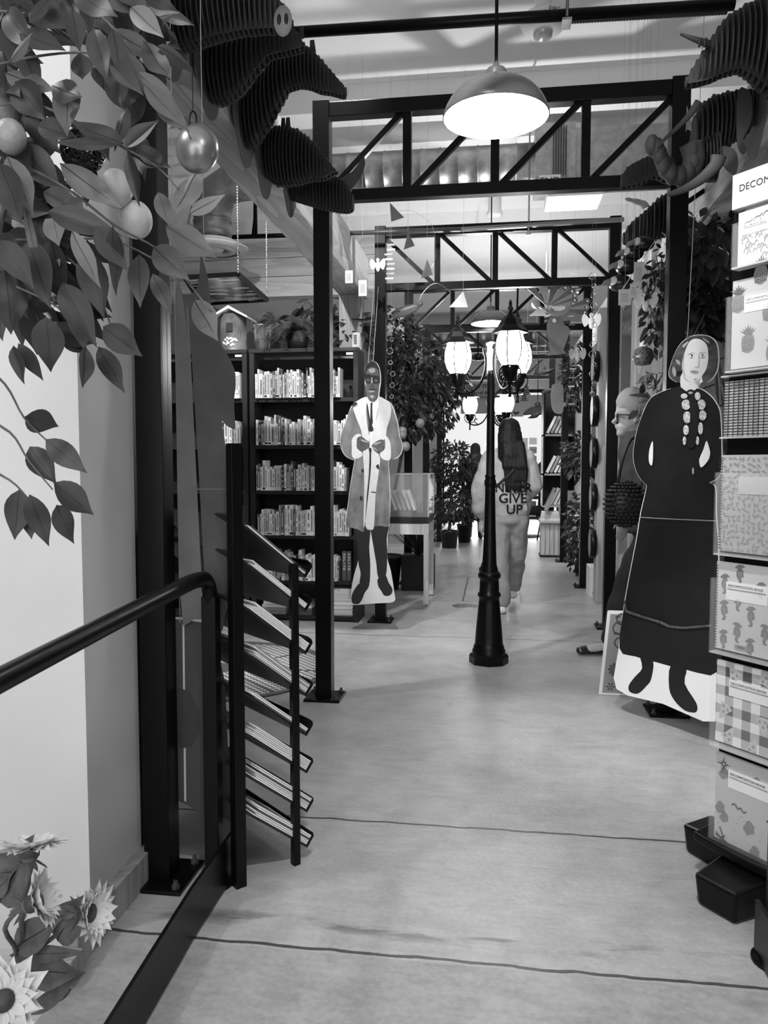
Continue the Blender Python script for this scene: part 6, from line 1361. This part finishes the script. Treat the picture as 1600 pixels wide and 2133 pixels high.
# round drums on the right timber posts
for i, (y, h_) in enumerate(((760, 62), (852, 62), (940, 60), (1032, 56), (1128, 58))):
    Y = 7.48; p = at(1236, y+4, Y); R = h_/2*Y/FPX*1.0
    t_ = empty('round_drum', p, **dict(label=f'black-rimmed hand drum on the timber post, {ORD[i]} from the top', cat='drum', group='round drums stacked up the timber post'))
    M = Matrix.Translation((p.x, Y, p.z)) @ Matrix.Rotation(-PI/2, 4, 'Y')
    MB().lathe([(R, 0), (R*1.02, .012), (R*1.02, .05), (R*.97, .055)], (0, 0, 0), 32, M=Matrix.Translation((.929, Y, p.z)) @ Matrix.Rotation(-PI/2, 4, 'Y')).build('rim', BLK, t_)
    MB().lathe([(0, .046), (R*.97, .05)], (0, 0, 0), 32, M=Matrix.Translation((.929, Y, p.z)) @ Matrix.Rotation(-PI/2, 4, 'Y')).build('drum_skin', mat('drum_skin', .3, .5), t_)
# ================================================================ GAME BOXES ON THE FLOOR
q = atz(1228, 1243, 0)
gb = MB().box(q.x, q.x+.17, q.y, q.y+.3, 0, .29).build('game_box', [WHT], label='white board game box standing upright on the floor at the foot of the timber post', cat='box', bev=.003)
text('JEU D\'ECHECS', .05, (q.x+.055, q.y-.001, .16), (0, 0, 1), (-1, 0, 0), INK, gb, 'title', bold=.0008); text('CHESS', .025, (q.x+.10, q.y-.001, .19), (0, 0, 1), (-1, 0, 0), INK, gb, 'subtitle')
MB().box(q.x+.03, q.x+.065, q.y-.001, q.y, .02, .055).build('picture', DKP, gb); b = MB(); r_ = random.Random(3)
for i in range(14): b.tube([(q.x+.12+r_.uniform(-.01, .03), q.y-.001, .03+i*.017), (q.x+.13+r_.uniform(-.01, .03), q.y-.001, .04+i*.017)], .002, 4)
b.build('drawing', INK, gb)
# leaning flower-patterned canvas
A = atz(1247, 1447, 0); B = atz(1290, 1455, 0)
cx0 = A.x; Yc = A.y; lean = .10
Pc = lambda u, v, o=0: Vector((cx0+u+v*.11, Yc-o+v*lean*1.6, v+.002))
cv = empty('leaning_canvas', A, **dict(label='flower-patterned canvas leaning on the floor left of the white-based cutout', cat='picture'))
WC, HC = .30, .46
MB().poly([Pc(0, 0), Pc(WC, 0), Pc(WC, HC), Pc(0, HC)], thick=(0.01, .03, 0)).build('canvas', WHT, cv)
MB().poly([Pc(.018, .01, .001), Pc(WC, .01, .001), Pc(WC, HC-.015, .001), Pc(.018, HC-.015, .001)]).build('painted_ground', mat('canvas_grey', .25, .6), cv)
b = MB()
for u, v, n_, R in ((.075, .14, 10, .034), (.08, .43, 2, .03), (.085, .34, 2, .034), (.2, .3, 10, .03), (.06, .045, 6, .022)):
    for k in range(n_):
        a = 2*PI*k/n_; b.poly([Pc(u, v, .002), Pc(u+R*math.cos(a-.25), v+R*math.sin(a-.25), .002), Pc(u+R*1.15*math.cos(a), v+R*1.15*math.sin(a), .002), Pc(u+R*math.cos(a+.25), v+R*math.sin(a+.25), .002)])
b.build('flower_print', DKP, cv)
b = MB()
for u, v, R in ((.075, .37, .035), (.085, .29, .028), (.085, .42, .03)): b.tube([Pc(u+R*math.cos(t), v+R*math.sin(t), .003) for t in [k*PI/8 for k in range(17)]], .004, 5)
b.build('scroll_print', DKP, cv)
bx = MB().box(.90, 1.3, 4.42, 4.5, 0, .10).build('dark_board', [BLK], label='dark board lying on edge behind the foot of the dark-dressed cutout', cat='board')
# ================================================================ FAR RIGHT SHELVES
fsY = 11.3; fx0 = at(1132, 900, fsY).x; fx1 = fx0+.5
bs = empty('book_stand', ((fx0+fx1)/2, fsY+.3, 0), **dict(label='open black book stand with leaning books at the far right of the aisle', cat='bookshelf'))
MB().box(fx0, fx0+.025, fsY, fsY+.5, .7, 2.35).build('side_post', BLK, bs); MB().box(fx1, fx1+.03, fsY, fsY+.5, 0, 2.35).build('side_post', BLK, bs); MB().box(fx0+.03, fx1, fsY+.48, fsY+.5, .9, 2.35).build('back_panel', BLKM, bs)
lv = [1.3+(965-y)*fsY/FPX for y in (905, 985, 1050)]
for z in lv: MB().box(fx0, fx1, fsY, fsY+.47, z-.03, z-.005).build('shelf', mat('pale_shelf', .5, .4), bs)
def leanbook(x, y, z, w_, h_, a, m, lab, grp='leaning books on the far stand', t_=.035):
    o = MB().box(0, w_, 0, t_, 0, h_, 0).build('hardback_book', [m], **dict(label=lab, cat='book', group=grp)); o.location = (x+w_/2, y, z+.035*abs(math.sin(a))); o.rotation_euler = (0, a, 0); return o
k = 0
for i, z in enumerate(lv):
    for j in range(4):
        leanbook(fx0+.04+j*.055, fsY+.05+.02*j, z-.004, .035, .26, .45, bmats[(0, 4, 2, 1, 3, 4, 0, 2, 4, 2, 0, 1)[(i*4+j) % 12]], f'leaning hardback, {ORD[j]} from the left on the {("upper","middle","lower")[i]} shelf of the far book stand', t_=.16)
for j in range(4):
    z = lv[1]-.20+j*.032+.03
q = at(1147, 1040, fsY-.12)
tb = empty('book_table', (q.x, fsY-.3, 0), **dict(label='pale slatted cabinet with stacked books on top, far right by the bright doors', cat='cabinet'))
tx0 = at(1125, 1070, fsY-.4).x; tzt = 1.3-(1082-965)*(fsY-.4)/FPX
MB().box(tx0+.02, tx0+.33, fsY-.36, fsY-.02, .03, tzt-.02).build('body', LWOOD, tb, bev=.004); MB().box(tx0, tx0+.36, fsY-.4, fsY, tzt-.03, tzt).build('top', LWOOD, tb); MB().box(tx0+.01, tx0+.34, fsY-.37, fsY-.01, 0, .03).build('plinth', BLKM, tb)
for i in range(5):
    MB().box(tx0+.02+.06*i+.055, tx0+.02+.06*i+.06, fsY-.363, fsY-.36, .04, tzt-.05).build('slat_gap', DKP, tb)
for j in range(4): MB().box(tx0+.01+.006*j, tx0+.27-.006*j, fsY-.38, fsY-.18, tzt+.001+j*.031, tzt+.03+j*.031).build('hardback_book', [bmats[(0, 1, 3, 0)[j]]], label=f'pale hardback lying flat, {ORD[j]} from the bottom of the stack on the slatted cabinet', cat='book', group='stack of books on the slatted cabinet')
leanbook(tx0+.06, fsY-.36, tzt+.127, .04, .27, .42, bmats[4], 'dark-faced hardback leaning on the stack on the slatted cabinet', None, .18)
for o in bpy.data.objects:
    if o.get('group') is None and 'group' in o: del o['group']
cr = empty('wooden_crate', (tx0+.5, fsY-.8, 0), **dict(label='pale tall wooden crate on the floor in front of the far book stand', cat='crate'))
MB().box(tx0+.36, tx0+.62, fsY-1.0, fsY-.6, .0, .62).build('body', mat('pale_crate', .6, .6), cr, bev=.004); MB().box(tx0+.42, tx0+.45, fsY-1.002, fsY-1.0, .25, .4).build('handle_slot', INK, cr)
# postcard spinner before the doors
q = atz(1090, 1117, 0)
ps = empty('postcard_spinner', (q.x, q.y, 0), **dict(label='slim postcard spinner on a round base in front of the bright glass doors', cat='display rack'))
MB().lathe([(0, 0), (.30, 0), (.30, .02), (.05, .035), (.0, .035)], (q.x, q.y, 0), 28).build('base', LWOOD, ps); MB().box(q.x-.06, q.x+.06, q.y-.06, q.y+.06, .035, 1.75).build('column', LWOOD, ps)
r_ = random.Random(6); n_ = 0
for i in range(9):
    for s_ in (-1, 1):
        z = .35+i*.16; x = q.x+s_*.15
        MB().box(x-.075, x+.075, q.y-.09, q.y-.083, z, z+.12).build('card_pocket', ACR, ps)
        MB().box(x-.065, x+.065, q.y-.082, q.y-.078, z+.005, z+.125).build('postcard', [bmats[r_.choice((2, 4, 5, 4, 1))]], label=f'postcard in the {("left","right")[s_>0]} column of the spinner, {ORD[i]} from the bottom', cat='postcard', group='postcards on the far spinner')
# signs above the glass doors
YS = 17.8
s1 = empty('wall_sign', at(1000, 812, YS), **dict(label='pale framed shop sign with dark lettering above the glass doors', cat='sign'))
A, B = at(960, 862, YS), at(1075, 795, YS); MB().box(A.x, B.x, YS, YS+.03, A.z, B.z).build('panel', mat('sign_cream', .6, .6), s1)
for s_, y_, sz in (('Hand m & Vu', 803, .18), ('quarrell & Nixon', 818, .10), ('Print', 828, .10)): text(s_, sz, at(1010, y_, YS-.01), (1, 0, 0), (0, 0, 1), INK, s1, 'lettering')
s2 = empty('wall_sign', at(1105, 835, YS-.2), **dict(label='long white banner with small black marks over the glass doors', cat='sign'))
A, B = at(1065, 868, YS-.2), at(1160, 822, YS-.2); MB().box(A.x, B.x, YS-.2, YS-.17, A.z, B.z).build('panel', WHT, s2); MB().tube(smooth([at(x, y, YS-.21) for x, y in ((1070, 858), (1075, 862), (1081, 858))], 3, False), .02, 5).build('mark', INK, s2)
for x in (A.x+.1, B.x-.1):
    cord((x, YS-.185, B.z), parent=s2, r=.004)
cord(((at(960, 0, YS).x), YS+.015, at(1000, 795, YS).z), parent=s1, r=.004)
# row of little pine-shaped ornaments & birds far away
for i, (x, y, Y, kind) in enumerate(((1098, 782, 11, 0), (1118, 782, 11, 0), (1135, 783, 11, 0), (1092, 835, 13, 0), (1080, 820, 13, 0), (1098, 822, 13, 0))):
    p = at(x, y, Y); t_ = empty('pine_ornament', p, **dict(label=f'small dark pine-tree ornament, {ORD[i]} of the tiny group hanging above the doors', cat='ornament', group='tiny pine ornaments'))
    b = MB(); R = 8*Y/FPX
    for j in range(4): b.lathe([(R*(1-.2*j), 0), (R*.3*(1-.2*j), R*.7), (0, R*.8)], (p.x, p.y, p.z+j*R*.55), 8, smooth=False)
    b.build('boughs', MATS['fern_green'], t_); cord((p.x, p.y, p.z+R*2.3), parent=t_)
for i, (x, y, Y) in enumerate(((1136, 666+110, 10), (1136, 662, 10), (1142, 815, 10), (1112, 868, 13))):
    p = at(x, y, Y); t_ = empty('hanging_bird', p, **dict(label=('dark bird silhouette hanging above the far book stand', 'small dark oval bird right of the peacock board', 'dark slim bird hanging low near the far stand', 'dark bird silhouette just above the bright doors')[i], cat='ornament'))
    MB().tube([(p.x-.09, p.y, p.z-.02), (p.x-.03, p.y, p.z), (p.x+.04, p.y, p.z+.01), (p.x+.12, p.y, p.z+.05)], [.006, .03, .028, .005], 8, flat=.6).build('body', INK, t_); cord((p.x, p.y, p.z+.02), parent=t_)
# added lamp under the third truss, throws the truss shadows onto the ceiling
ul = empty('added_uplighter', (.16, 6.62, 2.5), **dict(label='small black lamp added behind the lower chord of the third frame', cat='lamp'))
MB().lathe([(0, 0), (.035, 0), (.045, .07), (.042, .07), (.03, .01), (0, .01)], (.16, 6.62, 2.42), 16).build('cup', BLK, ul); MB().bar((.16, 6.33, 2.7), (.16, 6.6, 2.45), .015, .015).build('arm', BLK, ul)
spot('added_uplight', (.16, 6.62, 2.5), (.16, 6.4, 4.2), 70, 165, .3, .02)
ul2 = empty('added_uplighter', (.1, 10.75, 2.5), **dict(label='far small black lamp added behind the fifth frame lower chord', cat='lamp'))  # added lamp that brightens the far ceiling
MB().lathe([(0, 0), (.035, 0), (.045, .07), (.042, .07), (.03, .01), (0, .01)], (.1, 10.75, 2.42), 16).build('cup', BLK, ul2); MB().bar((.1, 10.5, 2.7), (.1, 10.73, 2.45), .015, .015).build('arm', BLK, ul2)
spot('added_uplight', (.1, 10.75, 2.5), (.1, 10.6, 4.2), 60, 165, .3, .02)

ul3 = empty('added_uplighter', (-.2, 8.62, 2.5), **dict(label='small black lamp added behind the fourth frame lower chord', cat='lamp'))  # another lamp added for ceiling brightness
MB().lathe([(0, 0), (.035, 0), (.045, .07), (.042, .07), (.03, .01), (0, .01)], (-.2, 8.62, 2.42), 16).build('cup', BLK, ul3); MB().bar((-.2, 8.38, 2.7), (-.2, 8.6, 2.45), .015, .015).build('arm', BLK, ul3)
spot('added_uplight', (-.2, 8.62, 2.5), (-.2, 8.5, 4.2), 50, 165, .3, .02)
